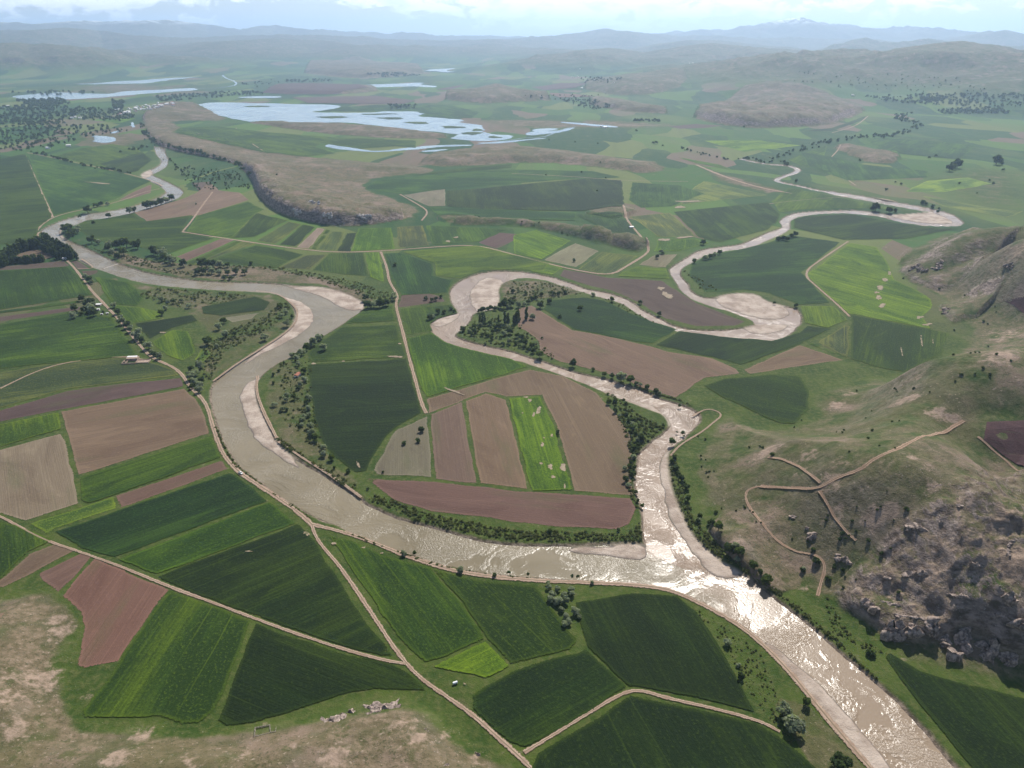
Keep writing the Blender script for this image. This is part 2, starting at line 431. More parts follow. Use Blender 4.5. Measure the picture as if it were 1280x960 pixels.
# ------------------------------------------------------------------ materials
def mat_ground():
    m, nt, b = new_mat('land'); k = NT(nt)
    p = k.pos()
    sep = k.n('ShaderNodeSeparateXYZ'); k.link(p, sep.inputs[0])
    geo = k.n('ShaderNodeNewGeometry'); sn = k.n('ShaderNodeSeparateXYZ'); k.link(geo.outputs['True Normal'], sn.inputs[0])
    flat2 = k.map(p, (1, 1, .3))
    n_big = k.noise(flat2, .004, 4); n_mid = k.noise(flat2, .03, 5, .6); n_fine = k.noise(flat2, .22, 5, .65); n_grit = k.noise(p, .9, 3, .7)
    grass = k.mix(k.rng(n_mid, .35, .65), (.028, .054, .0065), (.058, .084, .012))
    grass = k.mix(k.rng(n_fine, .4, .75), grass, (.088, .096, .028))
    # far farmland: a patchwork of fields on the open plain
    vx = k.map(k.n('ShaderNodeVectorMath', operation='ADD').outputs[0], (1, 1, 1))
    wv = k.n('ShaderNodeTexNoise'); k.link(p, wv.inputs['Vector']); wv.inputs['Scale'].default_value = .0012
    wob = k.n('ShaderNodeVectorMath', operation='SCALE'); k.link(wv.outputs['Color'], wob.inputs[0]); wob.inputs['Scale'].default_value = 300
    ad = k.n('ShaderNodeVectorMath', operation='ADD'); k.link(p, ad.inputs[0]); k.link(wob.outputs[0], ad.inputs[1])
    pm = k.map(ad.outputs[0], (.0062, .0026, 0), rot=(0, 0, .35))
    vo = k.n('ShaderNodeTexVoronoi', distance='CHEBYCHEV'); k.link(pm, vo.inputs['Vector']); vo.inputs['Scale'].default_value = 1
    vs = k.n('ShaderNodeSeparateColor'); k.link(vo.outputs['Color'], vs.inputs[0])
    patch = k.ramp(vs.outputs[0], [(0, (.018, .055, .012)), (.18, (.040, .095, .014)), (.34, (.022, .062, .013)), (.48, (.070, .130, .020)), (.60, (.026, .066, .015)), (.70, (.110, .135, .034)), (.79, (.034, .084, .015)), (.90, (.135, .098, .064))], 'CONSTANT')
    stripe = k.noise(k.map(ad.outputs[0], (.03, .0016, 0), rot=(0, 0, .35)), 1, 3)
    patch = k.mix(k.rng(stripe, .4, .75, 0, .35), patch, (.060, .085, .028))
    patch = k.mix(k.rng(n_mid, .45, .75, 0, .35), patch, (.085, .095, .035))
    far_ = k.n('ShaderNodeSeparateXYZ'); k.link(p, far_.inputs[0])
    patch = k.mix(k.rng(k.noise(k.map(p, (.0022, .0009, 0)), 1, 4, .6), .50, .66, 0, .6), patch, (.095, .120, .030))
    base = k.mix(k.attr('farm'), grass, patch)
    # dry grass of the hills
    drycol = k.mix(k.rng(n_fine, .35, .68), (.100, .080, .042), (.190, .142, .092))
    drycol = k.mix(k.rng(n_big, .42, .62), drycol, (.100, .086, .038))
    drycol = k.mix(k.rng(n_mid, .46, .62, 0, .8), drycol, (.056, .062, .019))
    drycol = k.mix(k.rng(k.noise(k.map(p, (1, 1, .3)), .012, 4, .65), .50, .64, 0, .7), drycol, (.215, .150, .112))
    drycol = k.mix(k.rng(k.noise(k.map(p, (1, 1, .3)), .045, 5, .7), .54, .62, 0, .75), drycol, (.060, .068, .020))
    drycol = k.mix(k.rng(k.noise(p, .45, 4, .7), .55, .63, 0, .7), drycol, (.046, .052, .017))
    spot = k.rng(k.noise(p, .35, 3, .7), .60, .70, 0, .8)
    drycol = k.mix(spot, drycol, (.290, .225, .165))
    dfac = k.math('ADD', k.attr('dry'), k.rng(n_mid, .2, .8, -.35, .35))
    base = k.mix(k.rng(dfac, .25, .75), base, drycol)
    # rock on steep slopes and marked crags
    rn = k.noise(k.map(p, (1, 1, 2.2)), .12, 7, .7)
    rk = k.mix(k.rng(rn, .38, .66), (.150, .112, .090), (.350, .275, .228))
    rk = k.mix(k.rng(k.noise(p, .55, 4, .7), .62, .72), rk, (.44, .40, .36))
    steep = k.rng(sn.outputs[2], .90, .66)
    rf = k.math('ADD', k.math('MULTIPLY', steep, k.rng(k.attr('rock'), 0, .5, .25, 1.1)), k.math('MULTIPLY', k.attr('rock'), k.rng(n_mid, .48, .68, 0, .8)), clamp=True)
    rf = k.math('MULTIPLY', rf, k.rng(rn, .25, .5, .35, 1.0))
    base = k.mix(rf, base, rk)
    # bare pale earth patches
    bn = k.math('ADD', k.attr('bare'), k.math('ADD', k.rng(n_mid, .2, .8, -.75, .75, False), k.rng(n_fine, .2, .8, -.5, .5, False)))
    base = k.mix(k.rng(bn, .45, 1.0, 0, .85), base, k.mix(k.rng(n_fine, .3, .7), (.205, .148, .105), (.330, .240, .178)))
    # sand and mud of the river bed
    sandn = k.noise(k.map(p, (1, 1, 1)), .05, 6, .62)
    sand = k.mix(k.rng(sandn, .36, .62), (.270, .208, .160), (.430, .350, .280))
    wet = k.rng(sep.outputs[2], WATER_Z + .05, WATER_Z + .42)
    sand = k.mix(wet, (.150, .120, .098), sand)
    mud = k.mix(k.rng(n_fine, .4, .6), (.090, .066, .046), (.230, .175, .130))
    base = k.mix(k.attr('mud'), base, mud)
    base = k.mix(k.math('MULTIPLY', k.attr('sand'), k.rng(n_fine, .2, .42, .55, 1)), base, sand)
    # snow high on the far mountains
    snow = k.math('MULTIPLY', k.rng(sep.outputs[2], 500, 680), k.rng(k.noise(p, .004, 5, .65), .47, .53))
    base = k.mix(snow, base, (.85, .87, .9))
    k.link(base, b.inputs['Base Color'])
    hh = k.math('ADD', k.math('MULTIPLY', n_grit, .5), k.math('ADD', k.math('MULTIPLY', n_fine, .9), k.math('MULTIPLY', rn, k.math('MULTIPLY', rf, 5.0))))
    k.bump(hh, .8, 1.3, b)
    return m


def mat_crop():
    m, nt, b = new_mat('growing_crop'); k = NT(nt)
    oi = k.n('ShaderNodeObjectInfo'); tc = k.n('ShaderNodeTexCoord').outputs['Object']
    off = k.n('ShaderNodeCombineXYZ'); k.link(k.math('MULTIPLY', oi.outputs['Random'], 900), off.inputs[0]); k.link(k.math('MULTIPLY', oi.outputs['Random'], 517), off.inputs[1])
    v = k.n('ShaderNodeVectorMath', operation='ADD'); k.link(tc, v.inputs[0]); k.link(off.outputs[0], v.inputs[1]); v = v.outputs[0]
    st = k.noise(k.map(v, (.0035, .085, 1)), 1, 5, .62); st2 = k.noise(k.map(v, (.012, .55, 1)), 1, 3, .6)
    pa = k.noise(k.map(v, (.011, .026, 1)), 1, 6, .65, dist=.9); fi = k.noise(v, .6, 4, .7)
    c = oi.outputs['Color']
    yel = k.mix(1.0, c, (3.0, 2.15, 1.3), 'MULTIPLY'); dk = k.mix(1.0, c, (.42, .50, .62), 'MULTIPLY')
    st3 = k.noise(k.map(v, (.0022, .034, 1)), 1, 4, .6)
    col = k.mix(k.rng(st, .50, .64, 0, .7), c, yel)
    col = k.mix(k.rng(st3, .52, .62, 0, .55), col, yel)
    col = k.mix(k.rng(st3, .48, .40, 0, .5), col, dk)
    lg = k.noise(k.map(v, (.004, .007, 1)), 1, 3, .5, dist=.8)
    col = k.mix(k.rng(lg, .50, .62, 0, .5), col, yel)
    col = k.mix(k.rng(lg, .50, .39, 0, .7), col, dk)
    col = k.mix(k.rng(pa, .50, .38, 0, .75), col, dk)
    col = k.mix(k.rng(pa, .55, .68, 0, .5), col, yel)
    col = k.mix(k.rng(st2, .35, .65, 0, .65), col, dk)
    col = k.mix(k.rng(fi, .52, .68, 0, .55), col, yel)
    col = k.mix(k.rng(fi, .48, .34, 0, .6), col, dk)
    # tractor tramlines
    sp_ = k.n('ShaderNodeSeparateXYZ'); k.link(k.map(tc, (1, 1, 1)), sp_.inputs[0])
    fr = k.math('FRACT', k.math('DIVIDE', k.math('ADD', sp_.outputs[1], k.math('MULTIPLY', k.noise(tc, .006, 2), 10)), 17.0))
    tl = k.math('LESS_THAN', k.math('ABSOLUTE', k.math('SUBTRACT', fr, .5)), .028)
    tl = k.math('MULTIPLY', tl, k.rng(k.noise(k.map(v, (.006, .02, 1)), 1, 2), .48, .66, 0, .45))
    col = k.mix(tl, col, yel)
    ed = k.math('ADD', k.attr('edge'), k.math('ADD', k.rng(pa, .25, .75, -.10, .24), k.rng(fi, .25, .75, -.15, .25)))
    col = k.mix(k.rng(ed, .85, .35, 0, .35), col, yel)
    k.link(col, b.inputs['Base Color'])
    ragged(k, b, k.rng(ed, .12, .20))
    k.bump(k.math('ADD', fi, k.math('MULTIPLY', st2, .8)), .8, .9, b)
    return m


def mat_soil():
    m, nt, b = new_mat('tilled_soil'); k = NT(nt)
    oi = k.n('ShaderNodeObjectInfo'); tc = k.n('ShaderNodeTexCoord').outputs['Object']
    off = k.n('ShaderNodeCombineXYZ'); k.link(k.math('MULTIPLY', oi.outputs['Random'], 700), off.inputs[0]); k.link(k.math('MULTIPLY', oi.outputs['Random'], 311), off.inputs[1])
    v = k.n('ShaderNodeVectorMath', operation='ADD'); k.link(tc, v.inputs[0]); k.link(off.outputs[0], v.inputs[1]); v = v.outputs[0]
    c = oi.outputs['Color']
    li = k.mix(1.0, c, (1.42, 1.46, 1.46), 'MULTIPLY'); dk = k.mix(1.0, c, (.72, .68, .68), 'MULTIPLY'); gr = k.mix(.62, c, (.062, .078, .026))
    st = k.noise(k.map(v, (.004, .42, 1)), 1, 4, .72); st2 = k.noise(k.map(v, (.02, 1.1, 1)), 1, 2)
    pa = k.noise(k.map(v, (.010, .024, 1)), 1, 6, .65, dist=.9); fi = k.noise(v, .5, 4, .7)
    col = k.mix(k.rng(st, .50, .74, 0, .6), c, li); col = k.mix(k.rng(st, .44, .26, 0, .5), col, dk)
    col = k.mix(k.rng(pa, .53, .66, 0, .65), col, li); col = k.mix(k.rng(pa, .48, .36, 0, .65), col, dk)
    col = k.mix(k.rng(k.noise(k.map(v, (.006, .035, 1)), 1, 4), .56, .70, 0, .65), col, gr)
    col = k.mix(k.rng(st2, .4, .7, 0, .3), col, dk); col = k.mix(k.rng(fi, .53, .68, 0, .45), col, li)
    ed = k.math('ADD', k.attr('edge'), k.math('ADD', k.rng(pa, .25, .75, -.08, .24), k.rng(fi, .25, .75, -.15, .25)))
    col = k.mix(k.rng(ed, .8, .4, 0, .5), col, li)
    k.link(col, b.inputs['Base Color'])
    ragged(k, b, k.rng(ed, .12, .20))
    k.bump(k.math('ADD', fi, st2), .7, .45, b)
    return m


def mat_track():
    m, nt, b = new_mat('dirt_track'); k = NT(nt); p = k.pos()
    a = k.math('ABSOLUTE', k.attr('cross'))
    n1 = k.noise(p, .18, 5, .65); n2 = k.noise(p, .9, 3, .65)
    col = k.mix(k.rng(n1, .35, .65), (.255, .182, .128), (.380, .285, .210))
    col = k.mix(k.math('MULTIPLY', k.rng(a, .26, .10), k.rng(n1, .3, .6, .35, .9)), col, (.125, .100, .055))
    edge = k.math('ADD', a, k.rng(n2, .2, .8, -.28, .28))
    oi = k.n('ShaderNodeObjectInfo'); col = k.mix(1.0, col, oi.outputs['Color'], 'MULTIPLY')
    edge = k.math('ADD', edge, k.rng(n1, .25, .75, -.25, .25))
    k.link(col, b.inputs['Base Color']); k.bump(n2, .5, .2, b)
    ragged(k, b, k.rng(edge, .95, .70))
    return m


def mat_earth():
    m, nt, b = new_mat('bare_earth'); k = NT(nt); p = k.pos(); oi = k.n('ShaderNodeObjectInfo')
    n1 = k.noise(p, .25, 5, .65)
    c = oi.outputs['Color']
    col = k.mix(k.rng(n1, .35, .65), k.mix(1.0, c, (.68, .68, .66), 'MULTIPLY'), c)
    col = k.mix(k.rng(k.noise(p, .12, 4, .7), .58, .66, 0, .8), col, (.085, .095, .035))
    k.link(col, b.inputs['Base Color']); k.bump(n1, .6, .4, b)
    ragged(k, b, k.rng(k.math('ADD', k.attr('edge'), k.rng(n1, .25, .75, -.45, .45)), .30, .55))
    return m


def mat_water(name, c1, c2, rough, waves, spread, c3=None):
    m, nt, b = new_mat(name); k = NT(nt); p = k.pos()
    n1 = k.noise(k.map(p, (1, 1, 0)), .006, 4, .6, dist=1.0); n2 = k.noise(p, .035, 4)
    col = k.mix(k.rng(k.math('ADD', n1, k.math('MULTIPLY', n2, .25)), .45, .78), c1, c2)
    if c3:                                     # the brown tributary water joins below the confluence
        q = flat([(800, 700)])[0]; sx = k.n('ShaderNodeSeparateXYZ'); k.link(p, sx.inputs[0])
        f = k.math('ADD', sx.outputs[0], k.math('ADD', k.math('MULTIPLY', sx.outputs[1], .35), k.rng(n1, .3, .7, -22, 22)))
        t0 = q[0] + .35 * q[1]
        col = k.mix(k.rng(f, t0 - 5, t0 + 40), col, c3)
    k.link(col, b.inputs['Base Color'])
    b.inputs['Specular IOR Level'].default_value = .36
    b.inputs['IOR'].default_value = 1.33
    b.inputs['Roughness'].default_value = rough
    w1 = k.noise(p, spread, 3, .6); w2 = k.noise(p, spread * 3.3, 2, .6); w3 = k.rng(k.noise(p, .022, 4, .65, dist=1.2), .40, .60, .15, 1.3)
    h = k.math('MULTIPLY', k.math('ADD', w1, k.math('MULTIPLY', w2, .32)), w3)
    k.bump(h, 1.0, waves, b)
    return m


def simple(name, c, rough=.8, noise=None, var=.35, bump=0):
    m, nt, b = new_mat(name); k = NT(nt)
    b.inputs['Roughness'].default_value = rough
    n = k.noise(k.n('ShaderNodeTexCoord').outputs['Object'], noise or 1.0, 5, .65)
    d = tuple(x * (1 - var) for x in c); l = tuple(min(1, x * (1 + var)) for x in c)
    k.link(k.mix(k.rng(n, .32, .68), d, l), b.inputs['Base Color'])
    if bump: k.bump(n, .8, bump, b)
    return m


def mat_leaf(name, a, c):
    m, nt, b = new_mat(name); k = NT(nt)
    oi = k.n('ShaderNodeObjectInfo')
    g = k.n('ShaderNodeNewGeometry')
    f = k.math('ADD', k.math('MULTIPLY', g.outputs['Random Per Island'], .7), k.math('MULTIPLY', oi.outputs['Random'], .45))
    k.link(k.mix(k.rng(f, .1, 1.0, smooth=False), a, c), b.inputs['Base Color'])
    b.inputs['Roughness'].default_value = .75
    c2 = b.inputs['Base Color'].links[0].from_socket
    tl = k.n('ShaderNodeBsdfTranslucent'); k.link(k.mix(1.0, c2, (1.5, 1.6, 1.0), 'MULTIPLY'), tl.inputs[0])
    mx = k.n('ShaderNodeMixShader'); mx.inputs[0].default_value = .48
    k.link(b.outputs[0], mx.inputs[1]); k.link(tl.outputs[0], mx.inputs[2]); k.link(mx.outputs[0], nt.nodes['Material Output'].inputs['Surface'])
    return m


MAT = dict(
    ground=mat_ground(), crop=mat_crop(), soil=mat_soil(), track=mat_track(), earth=mat_earth(),
    river=mat_water('silty_river_water', (.170, .138, .083), (.222, .182, .116), .18, .45, .60, (.240, .178, .118)),
    trib=mat_water('brown_river_water', (.225, .160, .106), (.290, .212, .146), .18, .75, .60),
    lake=mat_water('lake_water', (.10, .17, .21), (.20, .28, .30), .22, .25, .1),
    silver=mat_leaf('silver_leaves', (.150, .170, .105), (.340, .370, .250)),
    dark=mat_leaf('dark_leaves', (.034, .056, .018), (.088, .118, .040)),
    green=mat_leaf('green_leaves', (.048, .076, .019), (.125, .160, .046)),
    shrub=mat_leaf('scrub_leaves', (.048, .066, .018), (.135, .145, .052)),
    bark=simple('bark', (.10, .08, .06), .9, 2.0),
    rock=simple('weathered_rock', (.250, .195, .160), .9, .45, .6, .8), limestone=simple('pale_limestone', (.40, .36, .33), .9, .4, .35, .6),
    stone=simple('field_stone', (.30, .26, .21), .9, 1.2, .35, .1),
    white=simple('white_plaster', (.72, .69, .64), .8, .8, .12),
    tile=simple('clay_tile', (.30, .12, .075), .85, .8, .3),
    tin=simple('tin_roof', (.62, .60, .58), .5, .5, .15),
    mud=simple('mud_brick', (.34, .25, .19), .9, .6, .25),
    glass=simple('dark_glass', (.03, .035, .04), .15, 1, .1),
    paint=simple('white_car_paint', (.78, .78, .76), .35, 1, .04),
    rubber=simple('black_rubber', (.02, .02, .02), .8, 3, .2),
    wood=simple('old_wood', (.16, .11, .075), .85, 2, .3),
)


# ------------------------------------------------------------------ object helpers
def mesh_obj(name, V, F, mat, parent=None, attrs=None, smooth=False, loc=None):
    me = bpy.data.meshes.new(name)
    V = np.asarray(V, np.float32).reshape(-1, 3)
    if isinstance(F, np.ndarray):
        nf, k = F.shape
        me.vertices.add(len(V)); me.vertices.foreach_set('co', V.ravel())
        me.loops.add(nf * k); me.loops.foreach_set('vertex_index', F.astype(np.int32).ravel())
        me.polygons.add(nf); me.polygons.foreach_set('loop_start', np.arange(0, nf * k, k, dtype=np.int32))
        me.update(calc_edges=True)
    else:
        me.from_pydata([tuple(map(float, v)) for v in V], [], F)
    for mm in (mat if isinstance(mat, (list, tuple)) else [mat]):
        me.materials.append(mm)
    for n, a in (attrs or {}).items():
        at = me.attributes.new(n, 'FLOAT', 'POINT'); at.data.foreach_set('value', np.asarray(a, np.float32))
    if smooth:
        me.polygons.foreach_set('use_smooth', np.ones(len(me.polygons), bool))
    o = bpy.data.objects.new(name, me); COL.objects.link(o)
    if parent: o.parent = parent
    if loc is not None: o.location = loc
    return o


def tag(o, label=None, cat=None, group=None, kind=None):
    if label: o['label'] = label
    if cat: o['category'] = cat
    if group: o['group'] = group
    if kind: o['kind'] = kind
    return o


def empty(name, loc, rz=0):
    o = bpy.data.objects.new(name, None); COL.objects.link(o)
    o.location = loc; o.rotation_euler = (0, 0, rz); o.empty_display_size = 1
    return o


def copy_tree(o):
    c = o.copy(); COL.objects.link(c)
    for ch in o.children:
        d = ch.copy(); COL.objects.link(d); d.parent = c
    return c


ORD = ['first', 'second', 'third', 'fourth', 'fifth', 'sixth', 'seventh', 'eighth', 'ninth', 'tenth', 'eleventh', 'twelfth', 'thirteenth', 'fourteenth', 'fifteenth', 'sixteenth',
       'seventeenth', 'eighteenth', 'nineteenth']
TENS = {2: 'twent', 3: 'thirt', 4: 'fort', 5: 'fift', 6: 'sixt', 7: 'sevent', 8: 'eight', 9: 'ninet'}


def ordinal(i):
    i += 1
    if i < 20: return ORD[i - 1]
    pre = 'one hundred and ' if i > 100 else ''
    i = i % 100 if i > 100 else i
    if i < 20: return pre + ORD[i - 1]
    if i == 100: return 'hundredth'
    t, u = divmod(i, 10)
    return pre + TENS[t] + ('ieth' if u == 0 else 'y-' + ORD[u - 1])


# ------------------------------------------------------------------ the land
def build_ground():
    az = np.concatenate([np.linspace(-180, -52, 60, endpoint=False), np.linspace(-52, -42, 40, endpoint=False), np.linspace(-42, 42, 1000, endpoint=False),
                         np.linspace(42, 52, 40, endpoint=False), np.linspace(52, 180, 61)])
    rs = [4.0, 30, 70, 110, 145, 170]
    r = 185.0
    while r < 46000:
        rs.append(r)
        dr = .85 * (r * r + CAM_H ** 2) / (CAM_H * 710)
        if r < 260: dr = max(dr, 1.0)
        cap = 14 if r < 4200 else (32 if r < 8500 else (75 if r < 22000 else 900))
        r += min(dr, cap)
    rs = np.array(rs)
    A, RR = np.meshgrid(np.radians(az), rs)
    x = RR * np.sin(A); y = RR * np.cos(A)
    h, dry, rock, crest = hills(x, y, True)
    front = (y > 150) & (np.abs(A) < .95) & (RR < 4200)
    sand = np.zeros(x.shape); mud = np.zeros(x.shape)
    idx = np.nonzero(front)
    xs, ys = x[idx], y[idx]
    wb = 1.6 * fbm(xs, ys, 14, 3, 77)
    sd = np.maximum(sdf(xs, ys, R1, 40), sdf(xs, ys, R2, 40))
    for P in STREAMS['stream']:
        sd = np.maximum(sd, sdf(xs, ys, P, 40))
    sdn = sd + wb * sstep(-30, -2, sd)
    bed = -3.1 * sstep(-4.0, 4.5, sdn)
    near = sd > -6
    bar = np.full(xs.shape, -40.0)
    for B in BARS:
        bar = np.maximum(bar, sdf(xs, ys, B, 30))
    und = .42 * fbm(xs, ys, 22, 4, 55)
    top = WATER_Z + .62 + .3 * sstep(2, 16, bar) + und
    bed = np.where(sd > -2, bed + (np.maximum(top, bed) - bed) * sstep(-6, 3, bar + 2.5 * fbm(xs, ys, 18, 3, 66)), bed)
    hh = h[idx]
    h[idx] = hh + bed * np.where(hh > .5, sstep(3, .3, hh), 1)
    sand[idx] = sstep(-5, 1, bar) * sstep(-3, 1, sd)
    mud[idx] = np.clip(sstep(-3.2, -.2, sdn) - sand[idx], 0, 1)
    # far farmland weight
    rr = np.hypot(x, y)
    farm = sstep(900, 1500, rr) * (1 - sstep(.1, .4, dry))
    bare = crest * .55
    for (bx, by, rad) in BARE3:
        d = np.hypot(x - bx, y - by)
        bare = np.maximum(bare, .8 * sstep(rad * 1.6, 0, d))
    for poly, soft, val in DRYZONES:
        s = sdf(x, y, poly, soft)
        dry = np.maximum(dry, val * sstep(-soft * .6, soft, s + soft * .5 * fbm(x, y, 30, 3, 12)))
        farm *= 1 - .9 * sstep(-soft, soft, s)
    n, c = x.shape
    V = np.stack([x, y, h], -1).reshape(-1, 3)
    i = np.arange(n * c).reshape(n, c)
    F = np.stack([i[:-1, :-1], i[1:, :-1], i[1:, 1:], i[:-1, 1:]], -1).reshape(-1, 4)[:, ::-1]
    o = mesh_obj('ground', V, np.ascontiguousarray(F), MAT['ground'], attrs=dict(dry=dry.ravel(), rock=rock.ravel(), sand=sand.ravel(), mud=mud.ravel(), farm=farm.ravel(), bare=bare.ravel()), smooth=True)
    return tag(o, 'wide green river valley floor with dry brown hills and far mountains', 'ground', kind='structure')


def mpp(px, py):
    """metres per photo pixel at a place on the valley floor"""
    x, y = flat([(px, py)])[0]
    return math.sqrt(x * x + y * y + CAM_H ** 2) / FPX


# bare earth patches on open land: px, py, radius px
BARE = [(40, 845, 34), (10, 865, 28), (75, 790, 16), (20, 910, 20), (70, 775, 12), (180, 920, 15), (150, 945, 18), (240, 950, 22), (300, 945, 20), (420, 945, 24), (525, 925, 18), (600, 945, 18), (560, 920, 12), (365, 930, 12), (110, 870, 10), (500, 905, 20),
        (1165, 610, 10), (1200, 632, 12), (1140, 570, 9), (1110, 578, 8), (1260, 700, 40), (1230, 690, 30), (1270, 650, 25), (1190, 740, 30), (1120, 735, 20), (1085, 755, 22), (1010, 570, 16), (1040, 600, 14), (1055, 575, 14), (905, 660, 12), (920, 680, 14), (1005, 735, 10),
        (1130, 500, 14), (1170, 515, 16), (1150, 470, 12), (1190, 522, 10), (1060, 492, 16), (1045, 505, 12), (960, 565, 18), (1255, 420, 20), (1000, 590, 12), (1050, 640, 10), (1090, 650, 12), (1110, 640, 10)]
BARE3 = []
for bx_, by_, br_ in BARE:
    q_ = on_land([(bx_, by_)])[0]
    BARE3.append((q_[0], q_[1], br_ * mpp(bx_, by_)))
DRYZ = [([(130, 308), (190, 325), (250, 331), (330, 333), (400, 346), (450, 362), (480, 380), (455, 384), (400, 356), (320, 353), (225, 347), (150, 330)], 8, .85),
        ([(165, 355), (260, 364), (340, 368), (360, 385), (330, 410), (260, 420), (235, 395), (180, 370)], 8, .5),
        ([(240, 430), (320, 415), (360, 395), (366, 408), (320, 436), (262, 476), (255, 460)], 6, .5),
        ([(335, 458), (365, 450), (385, 470), (385, 520), (420, 580), (452, 602), (440, 612), (380, 580), (345, 545), (330, 500)], 6, .5),
        ([(835, 555), (850, 560), (846, 600), (860, 650), (900, 690), (880, 690), (850, 650), (836, 600)], 5, .35),
        ([(625, 350), (680, 350), (730, 365), (700, 372), (640, 378), (626, 375)], 6, .6),
        ([(975, 870), (1010, 880), (1060, 930), (1090, 970), (1020, 970), (990, 920), (965, 880)], 5, .55),
        ([(1020, 430), (1060, 402), (1062, 448)], 5, .5),
        ([(790, 340), (850, 318), (840, 335), (838, 350), (800, 345)], 6, .4),
        ([(545, 868), (580, 868), (600, 900), (640, 930), (600, 905)], 5, .4),
        ([(60, 110), (150, 104), (240, 108), (230, 116), (120, 118)], 60, .8), ([(640, 160), (740, 150), (860, 156), (800, 160), (700, 160)], 30, .9),
        ([(870, 205), (900, 216), (985, 240), (960, 241), (900, 226)], 10, .9), ([(600, 150), (690, 150), (770, 156), (720, 160), (640, 158)], 20, .9),
        ([(1150, 225), (1230, 210), (1290, 215), (1290, 260), (1220, 262)], 40, .35), ([(100, 170), (150, 168), (175, 178), (150, 186), (110, 180)], 14, .8)]
DRYZONES = [(flat(p), s * mpp(*np.mean(p, 0)), v) for p, s, v in DRYZ]
ground = build_ground()


def cdt_sheet(name, loop, mat, z, drape=False, step=None, parent=None, skirt=0.0, rot=0.0, edge=0.0):
    """flat or draped sheet inside a closed outline; object origin at its centre, X along 'rot'"""
    c = loop.mean(0)
    pts = [Vector(p) for p in loop]
    n = len(pts)
    edges = [(i, (i + 1) % n) for i in range(n)]
    if drape and step:
        lo, hi = loop.min(0), loop.max(0)
        gx, gy = np.meshgrid(np.arange(lo[0], hi[0], step), np.arange(lo[1], hi[1], step))
        gx, gy = gx.ravel(), gy.ravel()
        s = sdf(gx, gy, loop, 5)
        pts += [Vector((a, b)) for a, b in zip(gx[s > step * .3], gy[s > step * .3])]
    if edge:
        t_ = np.roll(loop, -1, 0) - np.roll(loop, 1, 0); t_ /= np.linalg.norm(t_, axis=1)[:, None] + 1e-9
        nn_ = np.stack([-t_[:, 1], t_[:, 0]], 1)
        if np.sum(loop[:, 0] * np.roll(loop[:, 1], -1) - np.roll(loop[:, 0], -1) * loop[:, 1]) < 0: nn_ = -nn_
        ins_ = loop + nn_ * edge
        s_ = sdf(ins_[:, 0], ins_[:, 1], loop, edge)
        pts += [Vector(q) for q in ins_[s_ > edge * .75]]
        if len(pts) == n: pts.append(Vector(c))
    v, e, f, _, _, _ = delaunay_2d_cdt(pts, edges, [list(range(n))], 1, 1e-4)
    v = np.array([(p[0], p[1]) for p in v])
    zz = (hills(v[:, 0], v[:, 1]) if drape else np.zeros(len(v))) + z
    ca, sa = math.cos(-rot), math.sin(-rot)
    lx = (v[:, 0] - c[0]) * ca - (v[:, 1] - c[1]) * sa
    ly = (v[:, 0] - c[0]) * sa + (v[:, 1] - c[1]) * ca
    F = []
    for t in f:
        a, b, d = [v[i] for i in t[:3]]
        if (b[0] - a[0]) * (d[1] - a[1]) - (b[1] - a[1]) * (d[0] - a[0]) < 0: t = t[::-1]
        F.append(list(t))
    V = np.stack([lx, ly, zz], 1)
    if skirt:
        k = len(V)
        cnt = {}
        for t in F:
            for a, b in zip(t, t[1:] + t[:1]): cnt[(a, b)] = 1
        be = [(a, b) for (a, b) in cnt if (b, a) not in cnt]
        V = np.vstack([V, V - [0, 0, skirt]])
        F += [[b, a, a + k, b + k] for a, b in be]
    at = dict(edge=np.ones(len(v))) if mat in (MAT['crop'], MAT['soil'], MAT['earth']) else None
    if edge:
        at = dict(edge=np.clip(sdf(v[:, 0], v[:, 1], loop, edge) / edge, 0, 1))
    o = mesh_obj(name, V, F, mat, parent, attrs=at)
    o.location = (c[0], c[1], 0); o.rotation_euler = (0, 0, rot)
    return o


# ------------------------------------------------------------------ water
tag(cdt_sheet('river', R1, MAT['river'], WATER_Z), 'broad silty river winding through the valley', 'river', kind='structure')
tag(cdt_sheet('tributary', R2, MAT['trib'], WATER_Z + .03), 'pinkish brown tributary with tight meanders joining the broad river', 'river', kind='structure')
for P in STREAMS['stream']:
    tag(cdt_sheet('stream', P, MAT['trib'], WATER_Z - .05), 'narrow upper reach of the tributary beyond its hairpin', 'stream', kind='structure')

